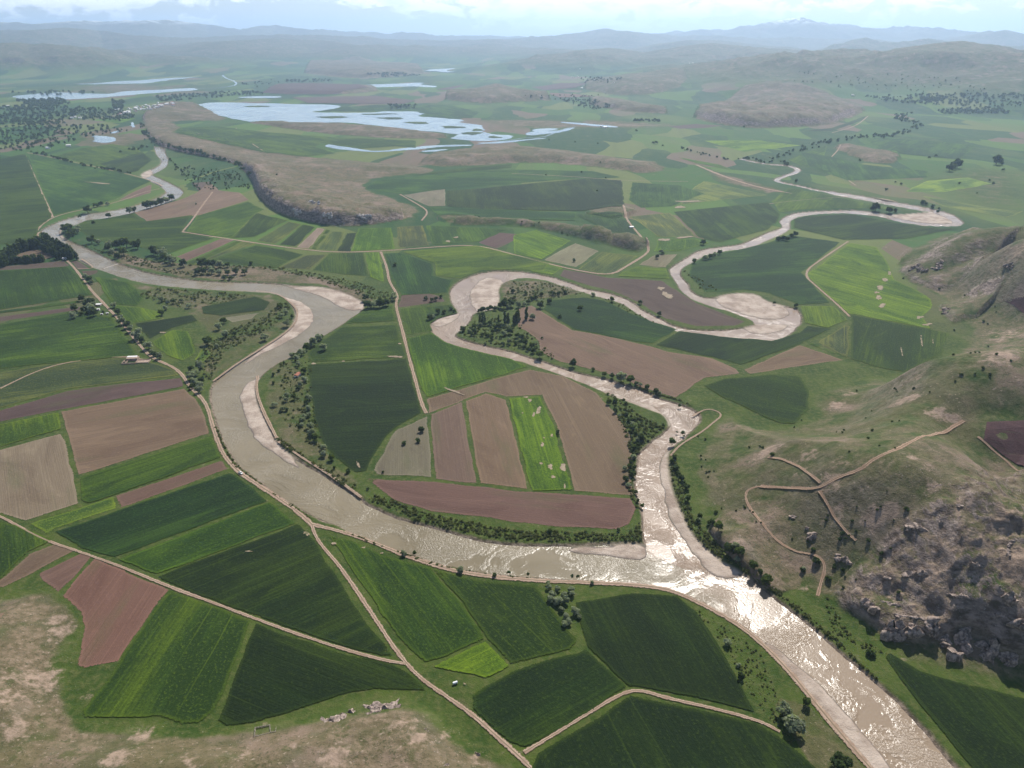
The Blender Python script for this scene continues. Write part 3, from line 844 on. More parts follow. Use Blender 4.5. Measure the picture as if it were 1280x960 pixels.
LAKES = [
    ('lake', 'large pale blue lake behind the brown plateau', [(240, 132), (262, 128), (290, 128), (320, 129), (345, 129.5), (370, 130.5), (395, 130.5), (417, 131), (427, 134), (405, 138), (388, 140), (407, 141), (440, 141), (470, 141), (480, 139), (500, 139.5), (522, 139), (529, 142), (522, 146), (545, 147), (585, 150), (570, 153), (600, 156), (602, 162), (615, 168), (640, 170), (640, 174), (620, 176.5), (595, 176), (575, 174), (566, 172), (570, 168), (555, 166), (525, 164), (500, 160), (475, 158), (445, 154), (420, 153), (380, 155), (355, 154), (330, 153), (305, 152), (290, 148), (265, 143)]),
    ('pond', 'thin crescent of marsh water below the large lake', [(405, 181), (412, 180), (430, 183), (457, 188), (475, 189), (495, 186.5), (520, 183.5), (545, 181.5), (590, 180.5), (590, 182), (545, 184), (525, 186.5), (495, 189), (470, 190.5), (440, 188.5), (415, 185)]),
    ('pond', 'pale shallow pool in the marsh between lake and crescent', [(432, 177), (450, 175), (470, 174.5), (480, 175.5), (470, 178), (448, 179)]),
    ('pond', 'bright pond on the right of the lake outlet', [(664, 163), (672, 161), (690, 160), (703, 161), (690, 163.5), (670, 165)]),
    ('lake', 'bright distant lake, largest of the far ones beyond the purple fields', [(523, 89), (552, 86.3), (580, 85.5), (608, 84.7), (590, 88), (562, 91.5), (545, 90)]),
    ('lake', 'small bright sliver of a lake farthest off near the hazy plain', [(444, 74.3), (470, 73.3), (499, 73.6), (490, 75), (468, 76)]),
    ('lake', 'ragged pale pond beside the purple ploughed slope', [(448, 106.5), (465, 105.5), (505, 104.4), (518, 103.2), (535, 103.5), (520, 105.8), (547, 107.8), (537, 109.6), (515, 107.8), (500, 108.5), (465, 109.5)]),
    ('lake', 'long white flooded flat at the far left', [(10, 121.5), (50, 116.5), (82, 115), (112, 117.5), (140, 117.5), (155, 113.8), (200, 112.3), (225, 111.2), (246, 110), (247, 112.8), (212, 115), (175, 118), (135, 122), (90, 124), (55, 125), (25, 124)]),
    ('lake', 'upper pale lake strip behind the long flooded flat', [(92, 105), (120, 104.3), (145, 101.3), (180, 100.5), (200, 98.3), (258, 95.7), (200, 101.3), (190, 104.3), (120, 105.6)]),
    ('pond', 'narrow bright water strip at the left tip of the large lake', [(293, 121.5), (320, 120), (352, 120.2), (345, 122.5), (310, 123)]),
    ('pond', 'small bright pond in the green plain at the upper right', [(869, 105.3), (880, 104.6), (882, 105.6), (872, 106.4)]),
    ('pond', 'flat shallow pool right of the lake outlet river', [(655, 166), (675, 164), (700, 163.5), (716, 160), (722, 160.5), (705, 165), (680, 168), (660, 170)]),
    ('pond', 'thin bright strip of flood water below the lake outlet', [(590, 178.5), (620, 177.5), (650, 175), (672, 173), (690, 172), (670, 174.5), (640, 178), (610, 180)]),
    ('pond', 'small pale flood pool in the green flat under the crescent', [(520, 189), (545, 187), (566, 186.5), (548, 189), (530, 190.5)]),
    ('pond', 'long thin flood strip in the pale sandy flat right of the lake', [(700, 152), (740, 155), (772, 158.5), (770, 160), (735, 157.5), (705, 154)]),
    ('pond', 'pale gravel pool in the left riverside woods', [(111, 172), (122, 169.5), (140, 171), (146, 176), (130, 179), (120, 178)]),
    ('pond', 'small shiny pool above the gravel pool in the woods', [(135, 166), (148, 163), (150, 164.5), (141, 167.5)]),
]
for i, (nm, lab, pts) in enumerate(LAKES):
    P = smooth_line(flat(pts), 2, True)
    sc_ = mpp(*np.mean(pts, 0))
    P = resample(P, 4 * sc_, True)
    P = P + np.stack([fbm(P[:, 0], P[:, 1], 26 * sc_, 4, 8, .65), fbm(P[:, 0], P[:, 1], 26 * sc_, 4, 9, .65)], 1) * np.array([7 * sc_, 5 * sc_])
    far_ = np.hypot(*P.mean(0)) > 3500
    o = cdt_sheet(nm, P, MAT['lake'], (float(np.median(hills(P[:, 0], P[:, 1]))) + .6) if far_ else .4 + i * .01)
    tag(o, lab, 'lake' if nm == 'lake' else 'pond', kind='structure')
for i, pts in enumerate([[(300, 133), (325, 132), (340, 133), (318, 134.5)], [(395, 146), (425, 145), (440, 147), (410, 148.5)], [(470, 147), (500, 146.5), (510, 149), (480, 150)], [(545, 158), (570, 157.5), (585, 160), (560, 161)], [(505, 153), (525, 152.5), (540, 155), (515, 155.5)], [(575, 166), (595, 165), (606, 168), (588, 170)], [(610, 171), (625, 170.5), (630, 172.5), (616, 173)], [(450, 142.5), (490, 142), (500, 143), (460, 144)], [(590, 161.5), (598, 161), (602, 163.5), (592, 164)]]):
    P = smooth_line(flat(pts), 2, True); P = resample(P, 8, True)
    P = P + np.stack([fbm(P[:, 0], P[:, 1], 60, 4, 18, .7), fbm(P[:, 0], P[:, 1], 60, 4, 19, .7)], 1) * np.array([40, 26])
    o = cdt_sheet('reed_bed', P, MAT['crop'], 1.0 + i * .01); o.color = (.030, .060, .014, 1)
    tag(o, 'dark green reed bed standing in the large lake, ' + ordinal(i) + ' traced', 'reeds', 'reed beds in the large lake', 'structure')
for lab, pts, w in [('thin river thread joining the marsh and the lake outlet', [(595, 181), (617, 178), (640, 175), (655, 172.5), (678, 172), (692, 167), (705, 161), (720, 158.5)], 1.8), ('pale river bend on the far plain behind the lakes', [(310, 81), (285, 85), (278, 92), (280, 97), (297, 103), (292, 108), (265, 110.5), (245, 111)], 2.0),
                    ('short bright reach of river beside the village wood', [(163, 157), (168, 158), (167, 160), (165, 153)], 2.5)]:
    P = ribbon_poly(pts, w)
    zf = float(np.median(hills(P[:, 0], P[:, 1]))) + .6
    tag(cdt_sheet('river', P, MAT['lake'], zf), lab, 'river', kind='structure')

# ------------------------------------------------------------------ fields
DG = (.0105, .0250, .0030); DB = (.0135, .0380, .0060); MG = (.0230, .0500, .0048); BG = (.0430, .0900, .0060); YG = (.058, .104, .014); OG = (.050, .070, .019)
PB = (.128, .083, .054); PR = (.112, .066, .046); PP = (.076, .049, .038); PL = (.168, .120, .083); PX = (.060, .030, .030); SG = (.135, .112, .068)
# colour, points[, options: 'h' on a hill, r=(p,q) row direction in the photo]
FIELDS = [
    # lower left
    (MG, [(214, 738), (262, 757), (313, 776), (308, 790), (283, 860), (267, 888), (250, 903), (225, 906), (198, 896), (150, 897), (107, 897), (104, 890), (148, 828), (187, 772)], ((214, 738), (105, 890))),
    (DG, [(319, 779), (340, 787), (380, 801), (440, 819), (490, 831), (508, 838), (525, 852), (532, 862), (500, 863), (470, 862), (440, 866), (400, 878), (350, 896), (320, 903), (285, 906), (274, 900), (287, 865), (302, 830)], ((319, 785), (520, 858))),
    (PR, [(118, 696), (165, 718), (212, 736), (185, 771), (147, 827), (108, 834), (98, 830), (103, 800), (108, 782), (103, 766), (88, 752), (78, 744), (95, 724)], ((118, 696), (80, 744))),
    (PR, [(104, 691), (115, 695), (92, 722), (72, 740), (49, 717)], ((104, 691), (49, 717))),
    (PB, [(10, 718), (37, 692), (72, 679), (96, 688), (60, 705), (38, 719), (8, 733), (-30, 745)], None),
    (PB, [(-60, 775), (-10, 768), (12, 780), (0, 806), (-40, 830)], None),
    (MG, [(-60, 640), (0, 652), (40, 664), (66, 676), (35, 690), (0, 727), (-60, 740)], None),
    (PL, [(-60, 575), (0, 562), (77, 542), (83, 556), (98, 629), (32, 651), (5, 642), (-40, 628)], ((77, 545), (98, 629))),
    (BG, [(-60, 542), (0, 531), (72, 516), (76, 537), (0, 559), (-60, 572)], None),
    (PP, [(-60, 526), (0, 513), (85, 489), (150, 480), (226, 473), (229, 483), (75, 512), (0, 527), (-60, 540)], None),
    (PB, [(76, 515), (230, 486), (245, 500), (257, 520), (262, 542), (97, 594), (86, 545)], ((86, 535), (250, 505))),
    (MG, [(98, 598), (264, 546), (276, 572), (145, 618), (112, 630), (102, 625)], None),
    (YG, [(38, 655), (101, 635), (141, 621), (145, 635), (70, 660), (60, 667)], None),
    (PR, [(144, 620), (277, 576), (284, 587), (150, 635)], None),
    (DB, [(70, 664), (150, 638), (287, 591), (312, 608), (333, 627), (145, 696), (102, 685)], None),
    (MG, [(149, 699), (336, 629), (371, 653), (195, 719), (186, 715)], None),
    (DG, [(197, 721), (373, 655), (386, 671), (396, 682), (430, 735), (460, 780), (490, 821), (478, 822), (430, 809), (320, 770), (230, 737)], ((197, 721), (373, 655))),
    # right of the main track
    (MG, [(413, 670), (440, 676), (480, 696), (538, 711), (575, 752), (606, 799), (560, 820), (532, 828), (500, 800), (462, 745)], ((440, 676), (540, 815))),
    (MG, [(541, 712), (600, 726), (668, 734), (680, 750), (700, 774), (722, 800), (712, 812), (640, 832), (609, 798), (578, 752)], ((600, 726), (690, 815))),
    (BG, [(541, 833), (606, 802), (636, 835), (606, 849)], None),
    (DG, [(592, 868), (606, 855), (640, 839), (720, 816), (730, 811), (783, 858), (740, 888), (658, 935), (640, 928), (612, 905), (594, 885)], None),
    (DG, [(720, 753), (745, 749), (790, 741), (847, 746), (870, 766), (905, 822), (943, 890), (900, 879), (840, 866), (800, 859), (786, 858), (736, 810), (724, 780)], ((745, 749), (800, 858))),
    (DG, [(674, 942), (735, 905), (790, 871), (850, 883), (945, 905), (985, 932), (1020, 962), (1090, 1050), (620, 1050)], ((790, 872), (860, 990))),
    # inside the large loop
    (MG, [(431, 405), (456, 388), (490, 381), (494, 401)], None),
    (MG, [(427, 409), (495, 406), (502, 430), (507, 446), (388, 453), (384, 442), (402, 427)], ((388, 448), (507, 443))),
    (DG, [(385, 456), (508, 449), (519, 490), (527, 516), (495, 534), (480, 551), (465, 574), (458, 589), (446, 591), (421, 574), (402, 550), (393, 520), (388, 490)], ((388, 480), (515, 474))),
    (MG, [(501, 386), (563, 381), (573, 391), (553, 396), (538, 404), (541, 413), (509, 419)], None),
    (PP, [(497, 383), (503, 369), (535, 367), (553, 371), (557, 377), (500, 384)], None),
    (BG, [(508, 423), (541, 416), (557, 428), (590, 438), (640, 449), (658, 458), (630, 469), (600, 477), (565, 487), (533, 497), (521, 470)], ((541, 418), (560, 486))),
    (PB, [(532, 499), (600, 479), (663, 462), (705, 470), (745, 491), (768, 516), (790, 546), (791, 575), (789, 600), (792, 620), (719, 614), (694, 530), (678, 494), (633, 496), (607, 490), (537, 516)], ((690, 470), (760, 600))),
    (PR, [(457, 598), (540, 602), (660, 615), (720, 618), (788, 623), (795, 636), (785, 655), (770, 662), (700, 659), (620, 649), (540, 639), (492, 624)], None),
    (SG, [(533, 521), (538, 560), (539, 597), (471, 593), (467, 587), (481, 560), (496, 537)], ((533, 521), (539, 597))),
    (PB, [(539, 518), (577, 503), (595, 604), (544, 599)], ((577, 503), (595, 604))),
    (PB, [(582, 501), (607, 492), (631, 500), (637, 522), (660, 611), (600, 604)], ((607, 492), (640, 610))),
    (BG, [(635, 498), (675, 496), (691, 532), (715, 613), (664, 613)], ((635, 498), (664, 613))),
    # tongue between the tributary arms
    (PB, [(648, 386), (665, 382), (677, 389), (715, 413), (760, 421), (795, 429), (840, 441), (890, 448), (920, 461), (926, 467), (880, 472), (846, 497), (800, 484), (772, 470), (740, 462), (700, 452), (675, 440), (672, 425), (648, 408)], ((680, 395), (880, 480))),
    (DB, [(679, 386), (690, 375), (730, 372), (755, 376), (790, 393), (846, 412), (815, 429), (795, 427), (715, 411)], None),
    (DG, [(849, 414), (900, 421), (965, 426), (1000, 416), (1010, 408), (1038, 411), (1000, 430), (926, 456), (890, 446), (820, 431)], None),
    (PB, [(930, 462), (1000, 432), (1054, 450), (937, 467)], None),
    # plain left of the tributary loop
    (MG, [(322, 306), (380, 318), (345, 334), (300, 331), (262, 326)], None), (OG, [(383, 319), (409, 318), (388, 337), (347, 335)], None), (MG, [(411, 317), (454, 316), (461, 345), (430, 343), (391, 338)], None), (BG, [(456, 316), (474, 316), (481, 354), (463, 346)], None),
    (MG, [(320, 266), (359, 276), (319, 296), (290, 298)], None), (OG, [(361, 277), (377, 281), (345, 305), (321, 301)], None), (DG, [(379, 281), (394, 284), (370, 308), (349, 306)], None), (PL, [(397, 285), (406, 286), (386, 311), (371, 309)], None), (MG, [(408, 287), (413, 288), (394, 312), (389, 311)], None),
    (OG, [(414, 289), (432, 290), (420, 314), (396, 312)], None), (DG, [(434, 292), (446, 291), (437, 315), (422, 314)], None), (BG, [(448, 286), (490, 285), (493, 311), (439, 314)], None),
    (OG, [(496, 284), (529, 282), (537, 307), (498, 310)], None), (MG, [(532, 282), (560, 283), (640, 287), (622, 292), (597, 302), (541, 306)], None), (PP, [(598, 303), (625, 291), (657, 294), (621, 311)], None),
    (DB, [(480, 317), (500, 316), (541, 330), (541, 345), (566, 351), (560, 366), (503, 369), (489, 346)], None), (BG, [(503, 315), (595, 307), (640, 318), (688, 329), (680, 339), (640, 337), (600, 338), (575, 348), (545, 345), (544, 329)], None),
    (DB, [(536, 259), (640, 263), (720, 266), (720, 276), (640, 274), (550, 271)], None), (DG, [(558, 239), (600, 236), (660, 230), (740, 223), (777, 226), (781, 261), (720, 264), (660, 263), (600, 262), (558, 258)], ((600, 240), (605, 262))), (SG, [(504, 244), (556, 236), (557, 257), (536, 258)], None),
    (MG, [(640, 233), (665, 230), (652, 262), (625, 262)], None),
    (DB, [(470, 226), (560, 217), (640, 212), (740, 214), (778, 222), (700, 225), (600, 233), (500, 242), (455, 236)], None),
    (BG, [(642, 294), (670, 288), (714, 301), (677, 324), (642, 317)], ((645, 300), (690, 318))), (SG, [(718, 304), (749, 314), (720, 334), (680, 325)], None), (OG, [(752, 315), (797, 320), (765, 344), (723, 336)], None), (BG, [(642, 319), (703, 335), (690, 344), (664, 339)], None),
    (PP, [(705, 337), (760, 347), (828, 351), (845, 363), (870, 379), (932, 402), (918, 407), (870, 408), (832, 398), (795, 376), (765, 363), (738, 357), (700, 345)], ((720, 345), (900, 402))), (BG, [(779, 340), (797, 333), (833, 336), (837, 349), (772, 345)], None), (SG, [(798, 331), (820, 318), (846, 318), (832, 334)], None),
    (OG, [(786, 271), (838, 266), (871, 296), (822, 296), (802, 280)], None), (BG, [(822, 299), (870, 299), (886, 304), (850, 314), (818, 314)], None), (DG, [(842, 265), (900, 259), (960, 253), (975, 268), (972, 277), (960, 287), (900, 303), (874, 297)], None), (DB, [(718, 268), (777, 269), (797, 294), (765, 290)], None),
    (DB, [(864, 330), (880, 321), (905, 316), (960, 304), (985, 294), (1050, 303), (1002, 341), (1038, 379), (1000, 381), (960, 366), (930, 362), (905, 365), (880, 365), (862, 345)], ((870, 340), (1010, 330))), (DG, [(992, 285), (992, 274), (1010, 270), (1065, 268), (1120, 279), (1172, 285), (1198, 286), (1130, 299), (1055, 300)], None),
    (BG, [(1008, 344), (1062, 304), (1096, 309), (1110, 330), (1118, 350), (1140, 360), (1165, 375), (1163, 386), (1152, 396), (1163, 411), (1062, 392), (1046, 379)], ((1020, 340), (1150, 375))), (MG, [(1064, 394), (1163, 412), (1186, 417), (1177, 443), (1130, 465), (1100, 460), (1063, 449)], ((1110, 402), (1095, 458))),
    (BG, [(1001, 383), (1043, 383), (1059, 400), (1035, 410), (1006, 404)], None), (OG, [(1062, 402), (1061, 448), (1022, 428)], None), (MG, [(1005, 428), (1020, 430), (1058, 450), (1062, 456), (1057, 449)], None),
    (MG, [(880, 482), (905, 474), (960, 469), (1000, 470), (1010, 486), (1010, 511), (992, 530), (974, 529), (930, 509), (905, 498)], ((900, 480), (1000, 500))), (DG, [(1105, 820), (1112, 817), (1150, 839), (1200, 854), (1280, 874), (1400, 908), (1400, 1050), (1290, 1050), (1210, 955), (1150, 882)], ((1110, 825), (1230, 960))),
    (PX, [(1234, 528), (1290, 524), (1330, 540), (1320, 600), (1281, 584), (1245, 561), (1229, 549)], 'h'), (PX, [(1255, 377), (1300, 372), (1300, 398), (1282, 393)], 'h'),
    # plain at the left
    (DG, [(-80, 205), (0, 199), (32, 192), (65, 271), (49, 284), (46, 298), (20, 304), (-80, 312)], ((0, 260), (55, 255))), (DB, [(34, 192), (115, 208), (190, 226), (160, 240), (145, 249), (66, 270)], ((40, 205), (170, 235))), (PB, [(148, 250), (163, 242), (190, 230), (188, 241), (165, 248)], None),
    (PP, [(-60, 337), (5, 333), (80, 326), (87, 333), (0, 338), (-60, 343)], None), (PB, [(12, 324), (22, 318), (40, 312), (62, 314), (66, 322), (45, 327)], None), (PP, [(88, 327), (97, 326), (113, 336), (98, 337)], None), (PP, [(100, 339), (122, 338), (120, 342), (106, 346)], None),
    (MG, [(-60, 347), (0, 339), (85, 333), (100, 346), (117, 369), (0, 387), (-60, 394)], None), (MG, [(-60, 397), (0, 389), (98, 376), (98, 379), (0, 392), (-60, 400)], None), (PP, [(-60, 404), (0, 396), (104, 383), (102, 387), (0, 402), (-60, 410)], None),
    (MG, [(-60, 413), (0, 406), (96, 390), (140, 397), (173, 444), (0, 461), (-60, 470)], ((0, 440), (150, 420))), (OG, [(-60, 475), (0, 466), (80, 453), (150, 447), (186, 452), (220, 462), (223, 469), (80, 487), (0, 510), (-60, 522)], None),
    (MG, [(119, 346), (160, 353), (180, 371), (172, 383), (150, 381), (138, 378)], None), (BG, [(140, 381), (172, 384), (206, 391), (200, 398), (168, 404), (155, 400)], None), (DG, [(170, 405), (240, 394), (246, 401), (215, 410), (188, 424)], None), (BG, [(190, 428), (215, 413), (235, 414), (245, 441), (228, 451), (208, 444)], None), (YG, [(247, 442), (256, 434), (264, 442), (255, 453), (244, 450)], None),
    (DG, [(252, 384), (320, 371), (338, 378), (330, 388), (275, 394), (254, 392)], None), (SG, [(280, 397), (325, 391), (315, 398), (290, 403)], None),
    (MG, [(93, 284), (108, 276), (126, 274), (165, 267), (182, 277), (240, 269), (227, 291), (268, 298), (220, 314), (206, 317), (160, 306), (118, 300)], ((120, 285), (220, 280))), (PB, [(168, 266), (200, 257), (228, 249), (245, 241), (263, 228), (274, 238), (300, 241), (311, 250), (250, 269), (228, 271), (184, 277)], None),
    (MG, [(233, 290), (246, 270), (310, 252), (329, 262), (318, 268), (290, 297), (262, 294)], ((240, 285), (320, 262))), (PR, [(221, 321), (275, 299), (294, 300), (232, 327)], None), (MG, [(234, 328), (297, 301), (302, 302), (240, 331)], None), (OG, [(242, 331), (304, 302), (319, 305), (262, 325), (250, 331)], None),
    # farther farmland
    (MG, [(225, 160), (270, 158), (330, 165), (420, 172), (520, 176), (520, 185), (495, 183), (450, 186), (400, 179), (395, 184), (420, 192), (380, 196), (330, 192), (260, 178), (215, 168)], None),
    (PP, [(355, 108), (400, 104), (440, 107), (460, 113), (420, 118), (360, 118), (325, 116)], 'f'), (PP, [(365, 122), (470, 120), (520, 126), (505, 130), (450, 130), (385, 129)], 'f'), (PP, [(250, 240), (262, 227), (240, 229)], None),
    (PP, [(545, 112), (585, 105), (572, 110), (555, 113)], 'f'), (DB, [(400, 139), (428, 134), (470, 131), (560, 131), (600, 140), (590, 148), (545, 147), (524, 145), (529, 141), (470, 140)], None),
    (PP, [(835, 158), (870, 155), (905, 157), (880, 160), (850, 161)], None), (PP, [(664, 109), (700, 106), (735, 108), (720, 112), (680, 113)], 'f'), (PR, [(680, 116), (720, 118), (745, 121), (700, 122)], 'f'),
    (DB, [(1000, 190), (1040, 196), (1080, 206), (1160, 214), (1160, 222), (1060, 226), (1010, 208)], None), (YG, [(1130, 240), (1160, 226), (1210, 222), (1240, 230), (1180, 240)], None), (OG, [(1150, 244), (1250, 262), (1280, 264), (1260, 272), (1180, 258)], None),
    (MG, [(985, 200), (1035, 180), (1030, 196), (1010, 210)], None), (DG, [(1040, 160), (1085, 144), (1080, 150), (1040, 164), (1000, 164)], None), (BG, [(880, 176), (950, 176), (1000, 182), (930, 190)], None), (DB, [(1080, 172), (1160, 176), (1220, 182), (1200, 200), (1100, 190)], None),
    (DG, [(640, 205), (560, 212), (500, 222), (470, 224), (560, 216), (640, 210)], None),
    (OG, [(880, 226), (960, 244), (900, 250), (850, 256), (860, 240)], None), (MG, [(985, 235), (1035, 244), (1100, 258), (1125, 262), (1060, 260), (1000, 262), (975, 266), (965, 252)], None),
    (DB, [(790, 228), (850, 232), (880, 242), (840, 258), (800, 260), (786, 250)], None), (MG, [(845, 196), (900, 206), (920, 214), (870, 204)], None),
    (MG, [(100, 186), (140, 180), (170, 185), (185, 195), (180, 208), (150, 212), (110, 206), (70, 195)], None), (DB, [(0, 160), (50, 156), (70, 162), (40, 172), (0, 176)], None), (DG, [(125, 205), (178, 190), (190, 200), (172, 214), (150, 218)], None), (BG, [(110, 150), (150, 146), (170, 148), (150, 154)], None),
]
LAND = [('the stone pen', 333, 913), ('the track fork', 395, 660), ('the river confluence', 806, 690), ('the silver tree grove', 697, 755), ('the lower right crag', 1170, 800), ('the big river loop', 300, 520), ('the poplar row', 640, 395), ('the white cliff', 420, 270), ('the large lake', 430, 145),
        ('the river hairpin', 1180, 272), ('the sand bay of the tributary', 950, 390), ('the round knolls', 770, 300), ('the ruined farmstead', 165, 450), ('the poplar plantation', 45, 315), ('the farm hut in trees', 115, 385), ('the track crossroads', 500, 828), ('the gravel point bar', 410, 375), ('the hill track', 1020, 610)]
CNAME = {DG: ('wheat_field', 'deep green'), DB: ('wheat_field', 'bluish green'), MG: ('wheat_field', 'mid green'), BG: ('wheat_field', 'bright green'), YG: ('meadow', 'yellow green'), OG: ('meadow', 'olive green'),
         PB: ('ploughed_field', 'brown'), PR: ('ploughed_field', 'reddish brown'), PP: ('ploughed_field', 'purplish brown'), PL: ('stubble_field', 'pale beige'), PX: ('ploughed_field', 'dark maroon'), SG: ('fallow_field', 'sparse greenish brown')}
USED = {}


def unique(lab):
    USED[lab] = USED.get(lab, 0) + 1
    return lab if USED[lab] == 1 else lab + ', ' + ordinal(USED[lab] - 1) + ' of these away'


for i, (colr, pts, opt) in enumerate(FIELDS):
    hill = opt == 'h' or opt == 'f'
    P = on_land(pts)[:, :2] if opt == 'h' else flat(pts)
    cx, cy = np.mean(pts, 0)
    m_ = mpp(cx, cy)
    P = resample(P, max(9.0, 5 * m_), True)
    jit = min(2.2, .9 + .4 * m_)
    P = P + np.stack([fbm(P[:, 0], P[:, 1], 22, 3, 70 + i), fbm(P[:, 0], P[:, 1], 22, 3, 170 + i)], 1) * jit * 1.6
    if isinstance(opt, tuple):
        d_ = flat(opt); rot = math.atan2(*(d_[1] - d_[0])[::-1])
    else:
        E = np.roll(flat(pts), -1, 0) - flat(pts); e = E[np.argmax(np.hypot(E[:, 0], E[:, 1]))]; rot = math.atan2(e[1], e[0])
    crop = CNAME[colr][0] in ('wheat_field', 'meadow')
    z = (.45 if CNAME[colr][0] == 'wheat_field' else .2 if crop else .10) + (i % 12) * .012
    nr = np.hypot(*P.mean(0))
    drape = hill or float(hills(P[:, 0], P[:, 1]).max()) > .5
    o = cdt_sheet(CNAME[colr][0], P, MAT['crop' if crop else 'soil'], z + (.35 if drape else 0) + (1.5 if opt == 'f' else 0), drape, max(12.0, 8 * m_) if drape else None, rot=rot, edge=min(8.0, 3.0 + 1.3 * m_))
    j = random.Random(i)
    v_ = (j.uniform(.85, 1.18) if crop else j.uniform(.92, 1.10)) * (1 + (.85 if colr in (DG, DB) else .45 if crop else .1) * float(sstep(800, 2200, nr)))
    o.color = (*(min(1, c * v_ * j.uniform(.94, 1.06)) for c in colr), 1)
    ln = min(LAND, key=lambda L: math.hypot(L[1] - cx, (L[2] - cy) * 1.6))
    dx, dy = cx - ln[1], cy - ln[2]
    side = ('left of ' if dx < 0 else 'right of ') if abs(dx) > abs(dy) * 1.3 else ('in front of ' if dy > 0 else 'beyond ')
    area = abs(np.sum(P[:, 0] * np.roll(P[:, 1], -1) - np.roll(P[:, 0], -1) * P[:, 1])) / 2
    size = 'large ' if area > 60000 else 'narrow ' if area < 12000 else ''
    tag(o, unique(size + CNAME[colr][1] + ' ' + CNAME[colr][0].replace('_', ' ') + ' ' + side + ln[0]), 'field', 'fields of the valley', 'structure')

# bare patches in crops: (px, py, rx, ry, angle)
PATCH = [(383, 667, 9, 5, .2), (417, 680, 5, 4, 0), (455, 685, 4, 1.5, 0), (477, 692, 3, 1.5, 0), (662, 501, 3, 4, .3), (673, 514, 3, 6, .4), (667, 519, 2.5, 4, .2), (678, 556, 3, 4, 0), (677, 580, 4, 2, .3), (688, 584, 4, 5, .2), (703, 585, 6, 6, .8), (691, 597, 3.5, 3.5, 0), (706, 608, 2, 7, .1), (658, 497, 4, 1.2, 0), (690, 545, 2, 3, .3), (653, 517, 1.2, 1.2, 0), (680, 548, 1.3, 1.6, 0),
         (448, 582, 2.2, 7, -.35), (495, 446, 13, 1.6, .05), (392, 455, 5, 1.2, .1), (429, 452, 2.5, 1, 0), (500, 430, 3, 1.2, 0), (203, 416, 6, 1, 0), (1100, 360, 6, 5, .8), (1106, 350, 5, 5, 0), (1098, 372, 5, 4, .3), (1103, 383, 7, 4, -.3), (1112, 342, 3, 4, 0), (1095, 366, 4, 2, 0), (1150, 397, 8, 2.5, -.2), (1159, 406, 9, 2, -.2), (1127, 440, 1.5, 10, -.2), (1152, 428, 1.5, 10, -.12), (1166, 428, 1.2, 6, -.1),
         (566, 489, 16, 1.4, .35), (560, 302, 4, 1.6, .2), (570, 297, 4, 1.2, 0), (830, 300, 9, 1.8, 0), (855, 297, 14, 1.4, -.1), (850, 259, 10, 1.6, 0), (862, 252, 22, 1.2, 0), (580, 855, 4, 2, .4), (1108, 250, 20, .7, .2), (123, 229, 18, .8, .1), (310, 690, 8, 1, 0), (825, 361, 7, 3, 0), (835, 370, 10, 4, .4)]
for i, (px, py, rx, ry, an) in enumerate(PATCH):
    j = random.Random(100 + i)
    pts = []
    for k in range(18):
        a = 2 * math.pi * k / 18; q = 1 + .45 * (j.random() - .5) + .25 * math.sin(3 * a + j.random() * 6)
        u, v = .85 * rx * q * math.cos(a), .85 * ry * q * math.sin(a)
        pts.append((px + u * math.cos(an) - v * math.sin(an), py + u * math.sin(an) + v * math.cos(an)))
    P = smooth_line(flat(pts), 1, True)
    o = cdt_sheet('bare_patch', P, MAT['earth'], .64 + .004 * i, edge=.45 * min(rx, ry * 1.6) * mpp(px, py))
    o.color = (.30, .235, .160, 1)
    ln = min(LAND, key=lambda L: math.hypot(L[1] - px, (L[2] - py) * 1.6))
    tag(o, unique('pale bare earth patch in the crop near ' + ln[0]), 'bare patch', 'bare patches in crops', 'structure')


# ------------------------------------------------------------------ tracks
def track(name, label, pts, width, hill=False, z=.56, it=2):
    C3 = on_land(pts)[:, :2] if hill else flat(pts)
    C3 = resample(smooth_line(C3, it), 5.0)
    C3 = smooth_line(C3, 1)
    t = np.gradient(C3, axis=0); t /= np.linalg.norm(t, axis=1)[:, None] + 1e-9
    n = np.stack([-t[:, 1], t[:, 0]], 1)
    s = np.arange(len(C3)) * 1.0
    w = width * (.60 if hill else .74) * (1 + .40 * fbm(s, s * 0 + width, 12, 4, 21))
    cr = np.array([-1, -.5, 0, .5, 1])
    X = C3[:, None, :] + n[:, None, :] * (w[:, None] * cr[None] / 2)[..., None]
    zz = hills(X[..., 0], X[..., 1])
    zz = np.where(zz.max(1, keepdims=True) > .3, np.maximum(zz, zz.mean(1, keepdims=True)) + .45, zz) + z - np.abs(cr)[None] * .1
    V = np.concatenate([X, zz[..., None]], -1).reshape(-1, 3)
    nn = len(C3); i = np.arange(nn * 5).reshape(nn, 5)
    F = np.stack([i[:-1, :-1], i[1:, :-1], i[1:, 1:], i[:-1, 1:]], -1).reshape(-1, 4)
    if hill: V[:, 2] -= .76
    o = mesh_obj(name, V, np.ascontiguousarray(F[:, ::-1]), MAT['track'], attrs=dict(cross=np.tile(cr, nn)), smooth=True)
    o.color = (.92, .84, .78, 1) if hill else (1, .97, .95, 1)
    return tag(o, label, 'track', kind='structure')


